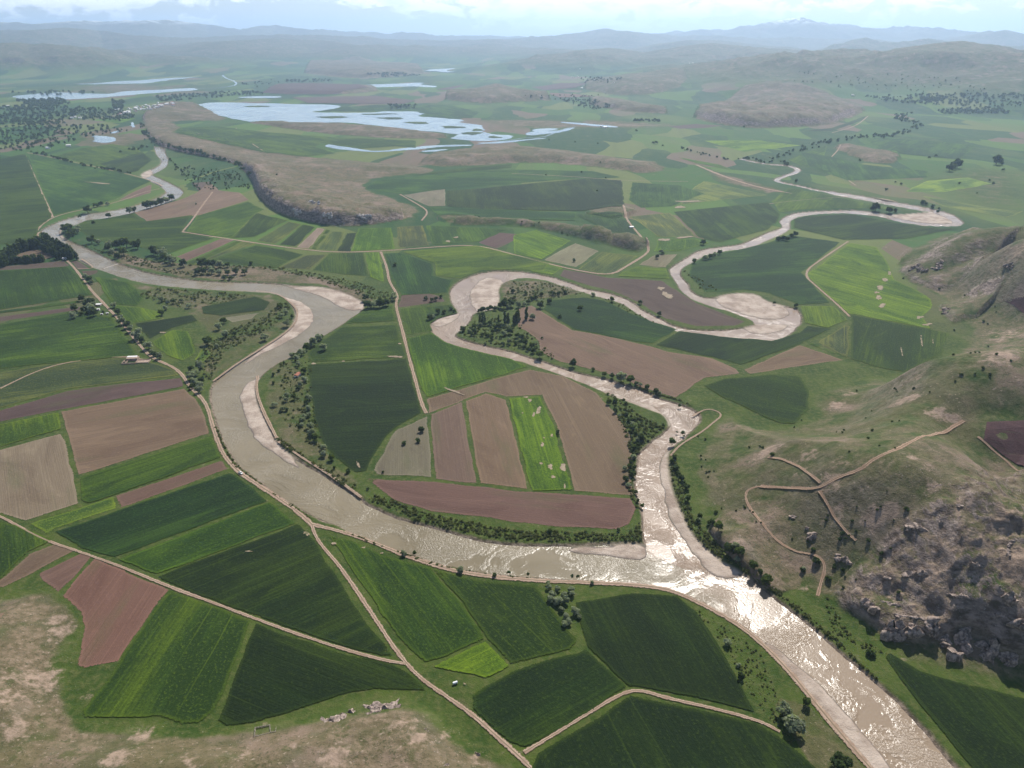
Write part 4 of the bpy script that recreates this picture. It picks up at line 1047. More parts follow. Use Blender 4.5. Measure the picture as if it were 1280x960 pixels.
TRACKS = [
    ('pale dirt track along the left bank of the big river', [(50, 290), (46, 294), (52, 302), (60, 312)], 5, 0),
    ('dirt track curling round the upper river bend', [(200, 236), (180, 240), (150, 252), (110, 261), (85, 266), (66, 272), (52, 281), (46, 289), (47, 296), (54, 306)], 6, 0),
    ('dirt track from the poplar plantation down to the track fork', [(84, 326), (95, 337), (112, 361), (130, 380), (155, 406), (173, 430), (190, 448), (215, 458), (228, 468), (237, 484), (252, 497), (260, 510), (265, 530), (272, 552), (281, 572), (300, 592), (330, 611), (355, 628), (372, 640), (390, 656)], 6, 0),
    ('riverside dirt track from the track fork past the confluence', [(390, 656), (420, 663), (450, 672), (480, 684), (510, 696), (550, 709), (582, 717), (640, 724), (690, 727), (750, 729), (800, 732), (838, 737), (870, 752), (905, 770), (935, 790), (960, 812), (985, 838), (1010, 868), (1040, 905), (1070, 940), (1100, 975)], 6, 0),
    ('dirt track from the fork to the lower edge beside the rock outcrop', [(390, 656), (393, 668), (402, 682), (418, 700), (432, 718), (450, 745), (470, 775), (490, 806), (508, 830), (530, 852), (560, 872), (590, 893), (620, 920), (648, 945), (665, 962), (690, 990)], 4.4, 0),
    ('twin rut track crossing the lower left fields', [(-40, 632), (0, 645), (30, 662), (60, 677), (100, 690), (150, 708), (220, 737), (262, 752), (320, 774), (380, 796), (440, 815), (485, 827), (508, 830)], 3.6, 0),
    ('dirt track with a bend between the lower right fields', [(655, 941), (700, 914), (740, 889), (775, 868), (798, 862), (830, 872), (870, 881), (920, 893), (955, 904), (975, 915)], 3.6, 0),
    ('pale straight track through the middle of the valley', [(476, 315), (484, 335), (486, 352), (498, 370), (494, 380), (500, 402), (506, 425), (512, 450), (520, 478), (527, 505), (533, 517)], 6, 0),
    ('field track running east to west across the middle plain', [(228, 290), (260, 295), (320, 304), (370, 311), (420, 316), (480, 314), (540, 309), (596, 306), (640, 318), (690, 331), (720, 338), (763, 345), (785, 332), (808, 318), (812, 311), (800, 294), (785, 278), (779, 262), (777, 240), (776, 226)], 7, 0),
    ('thin track down the slope above the strip fields', [(266, 240), (252, 258), (240, 276), (228, 290)], 6, 0),
    ('straight pale track crossing the left plain', [(32, 195), (48, 232), (66, 272)], 7, 0),
    ('track to the lakes along the left hedge line', [(34, 191), (80, 200), (130, 211), (170, 220), (195, 228), (203, 233)], 6, 0),
    ('reddish hill track climbing the right-hand slope', [(950, 608), (985, 610), (1015, 612), (1030, 607), (1048, 596), (1075, 588), (1092, 574), (1115, 565), (1140, 552), (1165, 544), (1190, 533), (1205, 526)], 6, 1),
    ('reddish track looping down the hill beside the rocks', [(1010, 612), (980, 609), (950, 607), (934, 612), (931, 622), (938, 636), (952, 655), (972, 677), (990, 688), (1012, 692), (1026, 697), (1032, 710), (1026, 728), (1022, 745)], 4, 1),
    ('faint path dropping down the right-hand hill', [(1024, 614), (1034, 630), (1045, 650), (1060, 668), (1070, 676)], 4, 1),
    ('pale path over the crest of the right-hand hill', [(960, 572), (990, 578), (1010, 592), (1025, 604)], 5, 1),
    ('grassy path beside the maroon field', [(1222, 546), (1240, 562), (1262, 578), (1300, 596)], 4, 1),
    ('field edge track bounding the bright striped field', [(1060, 302), (1030, 322), (1002, 342), (1025, 362), (1048, 382), (1062, 396)], 5, 0),
    ('long track over the far right plain', [(890, 265), (930, 259), (1000, 250), (1060, 246)], 5, 0), ('dry wash track at the far right of the tributary', [(870, 206), (905, 221), (950, 235), (990, 242)], 14, 0),
    ('pale lane under the far hill', [(1085, 145), (1070, 158), (1040, 166)], 8, 0), ('pale lane towards the lake', [(295, 160), (312, 178), (330, 190)], 6, 0), ('thin field lane by the far meadow', [(500, 243), (525, 257), (536, 265), (527, 276)], 6, 0), ('straight lane over the dark far fields', [(640, 217), (720, 221), (776, 226), (860, 227)], 5, 0),
    ('crooked lane on the far right field', [(1050, 185), (1033, 203), (1045, 215), (1070, 232)], 6, 0), ('inner bank track inside the upper bend', [(320, 364), (345, 366), (362, 377), (372, 388), (371, 401), (360, 414), (335, 431), (300, 452), (266, 477)], 4, 0), ('old levee track inside the big loop', [(322, 470), (320, 488), (328, 512), (338, 532), (346, 548)], 5, 0),
    ('worn path along the inner bank of the big loop', [(348, 552), (380, 574), (400, 586), (430, 606), (452, 622)], 4, 0), ('thin track on the far bank of the tributary', [(866, 520), (885, 510), (905, 518), (890, 530), (878, 540), (850, 556), (838, 570)], 3, 0), ('short spur to the ford', [(97, 336), (118, 336), (112, 330), (102, 324)], 4, 0), ('side lane to the ruined farmstead', [(0, 486), (50, 462), (90, 452), (130, 447), (160, 446), (180, 450)], 4, 0),
]
for lab, pts, w, hl in TRACKS:
    track('dirt_track', lab, pts, w, bool(hl))

# low weir / ford across the big river
W_ = flat([(129, 336), (136, 333.5), (147, 330), (157, 326)], WATER_Z)
V, F = [], []
for k, p in enumerate(W_):
    t = W_[min(k + 1, 3)] - W_[max(k - 1, 0)]; t /= np.linalg.norm(t); n = np.array([-t[1], t[0]])
    for s, z in ((-2.2, -2.2), (-1.4, -1.25), (1.4, -1.25), (2.2, -2.2)): V.append((*(p + n * s), z))
for k in range(3):
    for q in range(3): F.append([k * 4 + q, k * 4 + q + 1, k * 4 + q + 5, k * 4 + q + 4])
tag(mesh_obj('weir', V, F, MAT['stone']), 'low pale stone weir crossing the river at the ford', 'weir')

# ------------------------------------------------------------------ trees
def crown_mesh(name, seed, kind, n):
    """leaf clumps on an uneven lobed crown, unit width, base of the trunk at z=0"""
    g = np.random.default_rng(seed)
    lobes = []
    if kind == 'poplar':
        for k in range(9):
            t = k / 8
            lobes.append((g.normal(0, .03), g.normal(0, .03), .12 + .84 * t, .105 * (1 - .75 * max(0, t - .35)) + .01, .10))
    elif kind == 'bush':
        for k in range(6):
            a = g.uniform(0, 6.28); rr = g.uniform(.05, .27)
            lobes.append((rr * math.cos(a), rr * math.sin(a), g.uniform(.18, .36), g.uniform(.16, .26), .2))
    else:
        lobes.append((0, 0, .55, .30, .27))
        for k in range(11):
            a = k * 2.4 + g.uniform(-.4, .4); rr = g.uniform(.16, .33); z = g.uniform(.28, .85)
            rr *= 1 - .55 * max(0, z - .5)
            lobes.append((rr * math.cos(a), rr * math.sin(a), z, g.uniform(.13, .22), g.uniform(.11, .18)))
    L = np.array(lobes)
    wgt = L[:, 3] ** 2; ch = g.choice(len(L), n, p=wgt / wgt.sum())
    d = g.normal(size=(n, 3)); d /= np.linalg.norm(d, axis=1)[:, None]
    d[:, 2] = np.where(d[:, 2] < -.5, -d[:, 2], d[:, 2])
    rad = g.uniform(.55, 1.06, n) ** .6
    c = L[ch, :3] + d * np.stack([L[ch, 3], L[ch, 3], L[ch, 4]], 1) * rad[:, None]
    c[:, 2] = np.maximum(c[:, 2], .03)
    nrm = d + g.normal(0, .45, (n, 3)); nrm /= np.linalg.norm(nrm, axis=1)[:, None]
    u = np.cross(nrm, g.normal(size=(n, 3))); u /= np.linalg.norm(u, axis=1)[:, None]; v = np.cross(nrm, u)
    s = g.uniform(.6, 1.3, n)[:, None] * (.05 if kind == 'poplar' else .075) * (520 / n) ** .4
    q = np.stack([c - u * s - v * s * .6, c + u * s * .8 - v * s, c + u * s + v * s * .7, c - u * s * .7 + v * s], 1)
    return q.reshape(-1, 3), np.arange(n * 4).reshape(n, 4)


def tube(V, F, a, b, ra, rb, k=6):
    a = Vector(a); b = Vector(b); d = (b - a).normalized(); u = d.orthogonal().normalized(); v = d.cross(u)
    s = len(V)
    for p, r in ((a, ra), (b, rb)):
        for i in range(k):
            q = p + (u * math.cos(6.2832 * i / k) + v * math.sin(6.2832 * i / k)) * r
            V.append(tuple(q))
    for i in range(k): F.append((s + i, s + (i + 1) % k, s + k + (i + 1) % k, s + k + i))


def trunk_mesh(seed, kind):
    g = random.Random(seed); V, F = [], []
    if kind == 'poplar':
        tube(V, F, (0, 0, -.02), (0, 0, .5), .018, .010); tube(V, F, (0, 0, .5), (0, 0, .92), .010, .003)
        for k in range(4):
            z = .2 + .15 * k; a = g.uniform(0, 6.28); tube(V, F, (0, 0, z), (.06 * math.cos(a), .06 * math.sin(a), z + .12), .006, .002, 4)
    else:
        f = (g.uniform(-.04, .04), g.uniform(-.04, .04), .30)
        tube(V, F, (0, 0, -.04), f, .042, .030)
        for k in range(5):
            a = k * 1.26 + g.uniform(-.3, .3); r = g.uniform(.15, .27)
            tube(V, F, f, (r * math.cos(a), r * math.sin(a), g.uniform(.5, .8)), .020, .005, 5)
    return V, F


def make_proto(name, kind, seed, n, leaf, parts=True):
    root = empty(name, (0, 0, -500))
    V, F = trunk_mesh(seed, kind); mesh_obj('trunk', V, F, MAT['bark'], root)
    V, F = crown_mesh('crown', seed, kind, n); mesh_obj('crown', V, F, MAT[leaf], root)
    return root


def make_single(name, kind, seed, n, leaf):
    V, F = crown_mesh('crown', seed, kind, n)
    V = V.tolist(); F = F.tolist(); nl = len(F)
    tv, tf = trunk_mesh(seed, kind); o_ = len(V)
    V += tv; F += [tuple(i + o_ for i in f) for f in tf]
    o = mesh_obj(name, V, F, [MAT[leaf], MAT['bark']], loc=(0, 0, -500))
    mi = np.zeros(len(F), np.int32); mi[nl:] = 1
    o.data.polygons.foreach_set('material_index', mi)
    return o


PROTO = {}


def proto(kind, leaf, var, full):
    key = (kind, leaf, var, full)
    if key not in PROTO:
        nm = {'poplar': 'poplar_tree', 'round': 'broadleaf_tree', 'bush': 'bush'}[kind]
        sd = hash((var, len(leaf))) % 1000 + (7 if kind == 'poplar' else 0)
        if full: PROTO[key] = make_proto(nm, kind, sd, 900 if kind == 'round' else 420, leaf)
        else: PROTO[key] = make_single(nm, kind, sd, 300 if kind == 'round' else 150, leaf)
    return PROTO[key]


def copy_of(kind, leaf, var, full):
    p = proto(kind, leaf, var, full)
    return copy_tree(p)


def zoomed(ox, oy, s, L):
    return [(ox + a / s, oy + b / s, d / s) for a, b, d in L]


S, D_, G = 'silver', 'dark', 'green'
# cluster: phrase after 'of', group, leaf palette, list of (px, py, crown px)
CL = []
CL.append(('silver willow', 'the silver grove below the river track', [S, S, S, S], zoomed(660, 710, 12.8, [(330, 300, 110), (325, 235, 100), (470, 330, 110), (690, 335, 140), (700, 410, 110), (390, 420, 150), (570, 430, 130), (360, 490, 150), (480, 520, 170), (600, 510, 140), (540, 660, 110), (600, 760, 140), (640, 850, 140), (760, 690, 150), (820, 780, 90), (590, 890, 120)])))
CL.append(('tree', 'the cut bank below the hill', [S, G, D_], zoomed(870, 640, 8, [(220, 150, 110), (330, 370, 130), (430, 400, 130), (390, 340, 100), (570, 530, 110), (700, 700, 120), (30, 80, 60), (640, 600, 60), (130, 110, 60), (410, 470, 70), (1190, 490, 70), (1070, 570, 50)])))
CL.append(('tree', 'the lower right grass strip', [S, S, D_, G], zoomed(960, 720, 4, [(75, 675, 70), (120, 740, 95), (190, 630, 50), (355, 935, 105), (-205, 330, 45), (-150, 445, 26), (-138, 500, 40)])))
CL.append(('leafy tree', 'the belt inside the tributary bend', [S, D_, G, D_], zoomed(740, 490, 6.4, [(130, 85, 48), (185, 85, 35), (185, 150, 52), (218, 185, 42), (270, 100, 28), (300, 220, 50), (320, 290, 62), (345, 330, 40), (390, 365, 70), (370, 420, 42), (325, 440, 62), (355, 470, 50), (330, 520, 50), (262, 612, 48), (300, 600, 50), (340, 600, 40), (325, 655, 58), (270, 700, 62), (290, 740, 50), (350, 800, 40), (365, 880, 30), (400, 920, 32), (320, 250, 45), (365, 380, 50), (280, 190, 35), (310, 560, 40), (310, 690, 45), (340, 230, 30)])))
CL.append(('round tree', "the lower tributary's right bank", [D_, G], zoomed(740, 490, 6.4, [(640, 400, 68), (725, 340, 36), (570, 280, 40), (700, 120, 30), (635, 555, 45), (660, 525, 40), (670, 610, 62), (715, 690, 58), (755, 760, 62), (765, 850, 62), (690, 650, 45), (735, 725, 40), (845, 1030, 40)])))
CL.append(('silver willow', "the big loop's inner belt", [S, S, S, G], zoomed(340, 420, 5.333, [(345, 78, 58), (310, 15, 50), (280, 45, 60), (230, 75, 60), (195, 110, 52), (135, 125, 40), (170, 150, 42), (175, 185, 36), (215, 230, 52), (220, 290, 48), (190, 325, 40), (175, 360, 30), (150, 410, 42), (100, 390, 36), (95, 425, 40), (15, 455, 45), (70, 490, 36), (100, 500, 30), (250, 415, 45), (230, 440, 40), (245, 480, 45), (245, 525, 40), (205, 560, 46), (200, 590, 40), (260, 600, 58), (265, 645, 58), (290, 680, 50), (295, 715, 30), (345, 740, 55), (345, 785, 55), (400, 810, 55), (415, 885, 22), (510, 910, 28), (240, 415, 30), (220, 540, 36), (280, 580, 40), (330, 10, 36), (255, 62, 40), (160, 130, 36), (45, 240, 22), (80, 190, 20), (10, 265, 24), (10, 320, 22)])))
CL.append(('dark leafy tree', 'the copse below the poplar row', [D_, D_, G, S], zoomed(560, 360, 9.143, [(170, 470, 80), (240, 490, 62), (300, 440, 62), (300, 500, 60), (370, 420, 60), (420, 430, 52), (390, 530, 60), (450, 560, 50), (500, 575, 60), (510, 500, 60), (580, 440, 90), (680, 450, 90), (640, 520, 80), (710, 500, 80), (790, 545, 72), (840, 570, 80), (630, 640, 60), (700, 610, 70), (770, 650, 50), (880, 630, 80), (960, 660, 90), (870, 690, 50), (970, 720, 72), (1050, 780, 105), (270, 545, 45), (350, 480, 40), (540, 470, 50), (600, 580, 45), (480, 400, 70), (690, 660, 40), (820, 680, 50), (910, 700, 60), (1000, 690, 60)])))
CL.append(('bushy tree', 'the hedge behind the gravel bar', [D_, D_, S], zoomed(560, 360, 9.143, [(400, 255, 80), (360, 258, 60), (490, 245, 52), (540, 235, 62), (600, 200, 80), (640, 190, 120), (720, 180, 105), (680, 212, 70), (810, 195, 82), (870, 180, 72), (920, 160, 62), (960, 140, 52), (1000, 120, 52), (1055, 200, 88), (1160, 155, 72), (885, 75, 48), (740, 55, 50), (1070, 88, 45), (1180, 75, 50), (1220, 82, 42), (1260, 78, 42), (965, 330, 88), (1270, 340, 42), (760, 120, 40), (450, 255, 46)])))
CL.append(('tree', 'the fields beside the tributary', [D_, G, S], zoomed(640, 240, 4, [(340, 582, 36), (240, 630, 20), (405, 512, 26), (265, 510, 22), (500, 540, 28), (640, 560, 22), (735, 615, 26), (305, 860, 40), (405, 895, 22), (460, 915, 32), (500, 925, 30), (545, 930, 62), (590, 950, 50), (725, 325, 25), (745, 300, 25), (755, 312, 15), (310, 350, 18), (955, 255, 28), (965, 330, 32), (990, 325, 26), (1010, 315, 24), (1038, 305, 28), (910, 345, 32), (150, 735, 14), (185, 548, 30), (235, 512, 20), (205, 512, 18), (620, 970, 28), (640, 985, 26), (675, 998, 34), (720, 1010, 34), (735, 1018, 26)])))
CL.append(('tree', 'the hedge by the middle track', [D_, S, D_], zoomed(320, 240, 4, [(695, 372, 20), (560, 565, 50), (590, 562, 50), (620, 560, 55), (650, 555, 48), (690, 530, 38), (690, 512, 30), (550, 530, 40), (850, 540, 22), (880, 540, 26), (900, 535, 26), (925, 530, 22), (870, 630, 35), (885, 622, 30), (910, 600, 30), (940, 600, 28), (975, 592, 22), (992, 600, 18)])))
CL.append(('round tree', "the upper loop's scrub", [S, S, G], zoomed(320, 240, 4, [(120, 570, 32), (150, 600, 30), (130, 620, 28), (155, 670, 42), (45, 730, 40), (180, 632, 20), (-335, 335 + 235, 30), (-470, 540, 30), (-450, 580, 30), (-470, 605, 36), (-410, 550, 26), (-370, 542, 26), (-160, 645, 36), (-185, 675, 40), (-150, 712, 42), (-105, 707, 32), (-240, 748, 48), (-195, 770, 26), (-440, 555, 24)])))
CL.append(('dark tree', 'the farm hut copse', [D_, S], zoomed(80, 360, 16, [(365, 215, 130), (460, 250, 110), (570, 290, 150), (440, 330, 110), (520, 370, 150), (500, 440, 120), (570, 440, 170), (600, 520, 150), (215, 420, 130), (200, 560, 150), (240, 490, 100), (380, 470, 80), (340, 560, 80), (600, 330, 110), (480, 530, 70), (790, 510, 60)])))
CL.append(('silver bushy tree', 'the row beside the left dirt track', [S, D_, S], zoomed(0, 240, 4, [(430, 425, 30), (450, 440, 36), (462, 452, 24), (570, 568, 32), (590, 600, 36), (605, 628, 30), (615, 650, 42), (640, 668, 42), (655, 690, 36), (690, 718, 60), (710, 740, 34), (745, 770, 48), (760, 800, 30), (800, 822, 36), (775, 812, 30), (980, 905, 40), (955, 885, 32), (1000, 870, 42), (960, 925, 44), (1010, 940, 36), (975, 950, 40), (1000, 965, 44), (960, 975, 30), (1000, 990, 40)])))
CL.append(('leafy tree', "the river's north bank", [D_, S, D_, G], zoomed(0, 240, 4, [(330, 190, 42), (350, 182, 36), (390, 195, 38), (365, 205, 42), (345, 220, 34), (460, 245, 38), (495, 252, 30), (550, 265, 40), (580, 272, 38), (605, 265, 50), (635, 262, 44), (690, 270, 44), (665, 262, 34), (620, 305, 40), (590, 320, 34), (545, 285, 34), (560, 295, 30), (770, 300, 42), (790, 306, 40), (815, 310, 52), (820, 328, 42), (845, 335, 46), (865, 345, 50), (920, 360, 42), (1010, 362, 44), (1035, 366, 48), (1065, 365, 40), (1100, 365, 42), (1140, 366, 30), (1255, 365, 20), (990, 402, 38), (1020, 400, 34), (1060, 398, 38), (1100, 402, 36), (1140, 404, 32), (1180, 400, 34), (1225, 402, 34), (1120, 438, 22), (1155, 438, 22), (400, 130, 15), (440, 108, 36), (545, 105, 26), (470, 158, 16), (540, 60, 24), (480, 76, 22), (505, 70, 20), (650, 86, 30), (672, 88, 26), (735, 65, 40), (755, 58, 38), (780, 52, 34), (805, 45, 34), (830, 36, 32), (860, 30, 34), (840, 20, 24)])))
CL.append(('round shrub tree', 'the lower river edge', [S, G], [(505, 688, 8), (518, 693, 5), (576, 710, 10), (618, 716, 6), (636, 717, 5), (660, 719, 4), (715, 722, 5), (722, 722, 4), (740, 724, 6), (479, 591, 4), (583, 657, 6), (687, 664, 8), (773, 664, 5), (435, 583 + 8, 6), (460, 612, 4)]))
CL.append(('lone round tree', 'the brown loop fields', [D_], [(527, 537, 9), (523, 553, 6), (505, 556, 5.5), (697, 541, 4.5), (697, 545, 3.5)]))
CL.append(('dark tree', 'the far plain near the hairpin', [D_], zoomed(960, 240, 4, [(535, 88, 40), (520, 92, 26), (605, 95, 32), (635, 102, 20), (770, 62, 20), (790, 66, 16), (820, 80, 16), (845, 105, 14), (855, 88, 12), (50, 245, 24), (75, 242, 24), (95, 238, 26), (115, 222, 26), (135, 215, 28), (30, 560, 14), (138, 576, 20)]) + zoomed(960, 0, 4, [(905, 845, 36), (945, 828, 40), (925, 838, 30), (1140, 810, 40), (140, 912, 16), (920, 828, 20), (1160, 818, 20)]) + zoomed(640, 0, 4, [(170, 878, 10), (348, 864, 10), (470, 892, 8), (442, 815, 8), (425, 957, 10), (185, 702, 8), (315, 712, 7), (430, 720, 8), (720, 720, 18), (753, 732, 10), (622, 658, 12), (1160, 636, 8), (705, 718, 12)])))
# hedge belts and woods on the plain: random trees along lines
FARL = [([(960, 201), (982, 193), (1005, 186), (1030, 178), (1060, 174), (1085, 170), (1115, 171), (1135, 163), (1150, 158), (1135, 152), (1120, 148), (1145, 141)], 150, 3.2, 3.5, 'the wooded stream, right plain'), ([(848, 185), (880, 193), (905, 199), (940, 199), (955, 203), (975, 203), (990, 208)], 46, 3.2, 1.5, 'the dark tributary end hedge'),
        ([(34, 190), (60, 195), (85, 202), (110, 209), (140, 212), (165, 218)], 60, 3.0, 2.0, 'the left plain hedge'), ([(176, 155), (186, 172), (200, 180), (222, 186), (250, 192), (280, 200), (300, 206), (312, 222)], 100, 3.6, 3.0, 'the plateau foot wood'),
        ([(230, 215), (250, 222), (270, 218), (300, 225), (313, 236)], 44, 2.6, 6, 'the meadow below the cliff'), ([(210, 200), (222, 212), (235, 222)], 16, 2.8, 4, 'the upper river bank'), ([(150, 190), (190, 182), (196, 176), (180, 174)], 30, 2.8, 3, 'the gravel reach woods')]
FAR = []
gr = random.Random(3)
for pts, n, d, spr, nm in FARL:
    P = np.array(pts, float); seg = np.hypot(*np.diff(P, axis=0).T); cs = np.concatenate([[0], np.cumsum(seg)])
    L = []
    for k in range(n):
        s = gr.uniform(0, cs[-1]); i = min(np.searchsorted(cs, s, 'right') - 1, len(seg) - 1); t = (s - cs[i]) / seg[i]
        q = P[i] + (P[i + 1] - P[i]) * t
        L.append((q[0] + gr.gauss(0, spr * .7), q[1] + gr.gauss(0, spr * .4), d * gr.uniform(.6, 1.3)))
    FAR.append((nm, L))
AREAS = [([(-20, 135), (60, 132), (150, 138), (172, 146), (150, 152), (90, 150), (60, 158), (0, 156)], 330, 2.2), ([(0, 160), (60, 152), (130, 158), (160, 164), (110, 172), (60, 185), (20, 190), (0, 188)], 150, 2.4), ([(1080, 121), (1160, 118), (1280, 118), (1300, 132), (1240, 136), (1180, 132), (1120, 130)], 190, 2.0), ([(1150, 122), (1175, 122), (1178, 126), (1152, 126)], 40, 2), ([(1170, 137), (1250, 135), (1262, 142), (1180, 143)], 80, 2), ([(195, 121), (250, 117), (320, 114), (330, 118), (250, 124), (200, 128)], 90, 2),
         ([(456, 92), (500, 91), (530, 95), (480, 97)], 60, 1.6), ([(355, 100), (415, 99), (415, 102), (355, 104)], 40, 1.6), ([(485, 131), (520, 131), (520, 136), (488, 137)], 34, 1.8), ([(700, 124), (740, 124), (765, 134), (740, 138), (712, 130)], 60, 2), ([(790, 150), (825, 150), (825, 153), (792, 152)], 30, 2), ([(140, 125), (156, 128), (152, 138), (143, 137)], 40, 2.4), ([(10, 116), (70, 114), (130, 116), (60, 120)], 26, 2), ([(1000, 88), (1200, 100), (1260, 118), (1050, 112), (980, 100)], 50, 1.4), ([(720, 96), (780, 98), (760, 104), (730, 102)], 30, 1.5),
         ([(20, 126), (75, 124), (90, 130), (40, 134)], 90, 2.2), ([(640, 120), (760, 118), (700, 126)], 20, 1.6), ([(1050, 190), (1250, 200), (1280, 260), (1100, 240)], 8, 2.5), ([(300, 105), (340, 100), (350, 104), (320, 110)], 16, 1.6), ([(225, 208), (300, 214), (306, 236), (250, 238), (232, 226)], 70, 1.8)]

# collect all broadleaf trees, the largest become individuals
ALL = []
for ci, (kind, place, pal, L) in enumerate(CL):
    for i, (px, py, d) in enumerate(sorted(L, key=lambda t: -t[1])):
        ALL.append([d, px, py, ci, pal[(i * 7 + ci) % len(pal)], kind, place])
base_n = len(ALL)
for nm, L in FAR:
    for i, (px, py, d) in enumerate(L):
        ALL.append([d * .8, px, py, 100, D_ if i % 3 else S, 'far tree', nm])
ALL.sort(key=lambda t: -t[0])
IND = ALL[:292]; REST = ALL[292:]
from collections import defaultdict
byc = defaultdict(list)
for t in IND: byc[(t[5], t[6])].append(t)


def dry_spot(px, py, dmax=9):
    for k in range(0, dmax * 2):
        for sg in (-1, 1):
            q = flat([(px, py + sg * k * .5)])
            if max(sdf(q[:, 0], q[:, 1], R1, 6)[0], sdf(q[:, 0], q[:, 1], R2, 6)[0]) < -4.5: return py + sg * k * .5
    return py


for t in IND: t[2] = dry_spot(t[1], t[2] + .33 * t[0]) - .33 * t[0]
pts_h = on_land([(t[1], t[2] + .33 * t[0]) for t in IND])
posd = {id(t): p for t, p in zip(IND, pts_h)}
SIZEW = [(11, 'large '), (6.5, ''), (0, 'small ')]
for (kind, place), L in byc.items():
    L.sort(key=lambda t: (-t[2], t[1]))
    cnt = defaultdict(int)
    for i, t in enumerate(L):
        d, px, py = t[:3]
        p = posd[id(t)]
        Dm = d * math.sqrt(p[0] ** 2 + p[1] ** 2 + (CAM_H - p[2]) ** 2) / FPX * .96
        full = d >= 3.2
        j = random.Random(i * 31 + int(px))
        o = copy_of('round', t[4], j.randrange(4), full)
        o.location = (p[0], p[1], p[2] - .1); o.rotation_euler = (0, 0, j.uniform(0, 6.28))
        s = Dm * j.uniform(.95, 1.08); o.scale = (s, s * j.uniform(.88, 1.1), s * j.uniform(.80, 1.02))
        leafw = {'silver': 'silvery', 'dark': 'dark', 'green': 'green'}[t[4]]
        kw = 'willow' if 'willow' in kind else 'tree'
        lab = f'{leafw} {kw}, {ordinal(i)} from the near end of {place}'
        tag(o, lab, 'tree', 'trees in ' + place)

# everything smaller: one mass of distant trees, low crowns of few leaf clumps
vs, fs = [], []
q_ = 0
rest = [(t[1], t[2], t[0]) for t in REST]
for poly, n, d in AREAS:
    P = np.array(poly, float); k = 0; n = int(n * 1.7); d *= 1.12
    while k < n:
        x_, y_ = gr.uniform(P[:, 0].min(), P[:, 0].max()), gr.uniform(P[:, 1].min(), P[:, 1].max())
        if inside(np.array([x_]), np.array([y_]), P)[0]:
            rest.append((x_, y_, d * gr.uniform(.6, 1.25))); k += 1
PR_ = on_land([(a, b) for a, b, _ in rest])
low = [crown_mesh('c', 900 + k, 'round', 46) for k in range(5)]
for (a, b, d), p in zip(rest, PR_):
    v, f = low[gr.randrange(5)]
    s = d * math.sqrt(p[0] ** 2 + p[1] ** 2 + CAM_H ** 2) / FPX
    s = min(s, 17); an = gr.uniform(0, 6.28); ca, sa = math.cos(an), math.sin(an)
    vv = np.stack([v[:, 0] * ca - v[:, 1] * sa, v[:, 0] * sa + v[:, 1] * ca, v[:, 2] * .9], 1) * s + p
    vs.append(vv); fs.append(f + q_); q_ += len(v)
tag(mesh_obj('distant_woods', np.vstack(vs), np.vstack(fs), MAT['dark']), 'dark distant woods and hedges scattered over the far plain', 'woods', kind='stuff')

# poplars: the row on the ploughed tongue and the plantation at the left
POP = [(600, 404, 10), (603, 405, 9), (606, 403, 8), (623, 402, 6.5), (631.5, 405, 13), (635, 404, 10), (644, 404.5, 11), (646, 404, 12), (648, 402, 13), (658, 399.5, 12.5), (642, 405, 9)]
POPL = [(POP, 'the row on the brown tongue', 'poplars in a row on the ploughed tongue')]
L = []
for a, b, n, hh in (((-4, 334), (22, 318), 22, 9.5), ((2, 326), (30, 310), 20, 9), ((22, 316), (60, 306), 22, 9.5), ((46, 310), (62, 306), 10, 10), ((56, 304), (94, 322), 26, 10), ((52, 307), (88, 325), 24, 9.5), ((48, 310), (78, 326), 16, 8.5), ((66, 316), (96, 325), 14, 9), ((-6, 336), (10, 332), 10, 9)):
    for k in range(n):
        t = (k + gr.uniform(.1, .9)) / n
        L.append((a[0] + (b[0] - a[0]) * t + gr.gauss(0, .6), a[1] + (b[1] - a[1]) * t + gr.gauss(0, .5), hh * gr.uniform(.8, 1.12)))
for k in range(44):
    t = k / 43
    L.append((14 + 42 * t + gr.gauss(0, .4), 329.5 - 2.5 * t + gr.gauss(0, .5), gr.uniform(4.5, 7)))
POPL.append((L, 'the plantation', 'poplars of the plantation'))
for L, place, grp in POPL:
    L = sorted(L, key=lambda t: (t[0], t[1])); P = on_land([(a, b) for a, b, _ in L])
    for i, ((px, py, hp), p) in enumerate(zip(L, P)):
        j = random.Random(i)
        o = copy_of('poplar', 'dark' if i % 4 else 'green', j.randrange(3), hp > 7.5)
        dist = math.sqrt(p[0] ** 2 + p[1] ** 2 + CAM_H ** 2)
        s = hp * dist / FPX / .94 * (1.2 if 'row' in grp else 1.0)
        o.location = p; o.rotation_euler = (0, 0, j.uniform(0, 6.28)); wf = 1.0 if 'row' in grp else 1.35
        o.scale = (s * wf * j.uniform(.85, 1.15), s * wf * j.uniform(.85, 1.15), s)
        tag(o, f'dark columnar poplar, {ordinal(i)} from the left in {place}', 'poplar', grp)

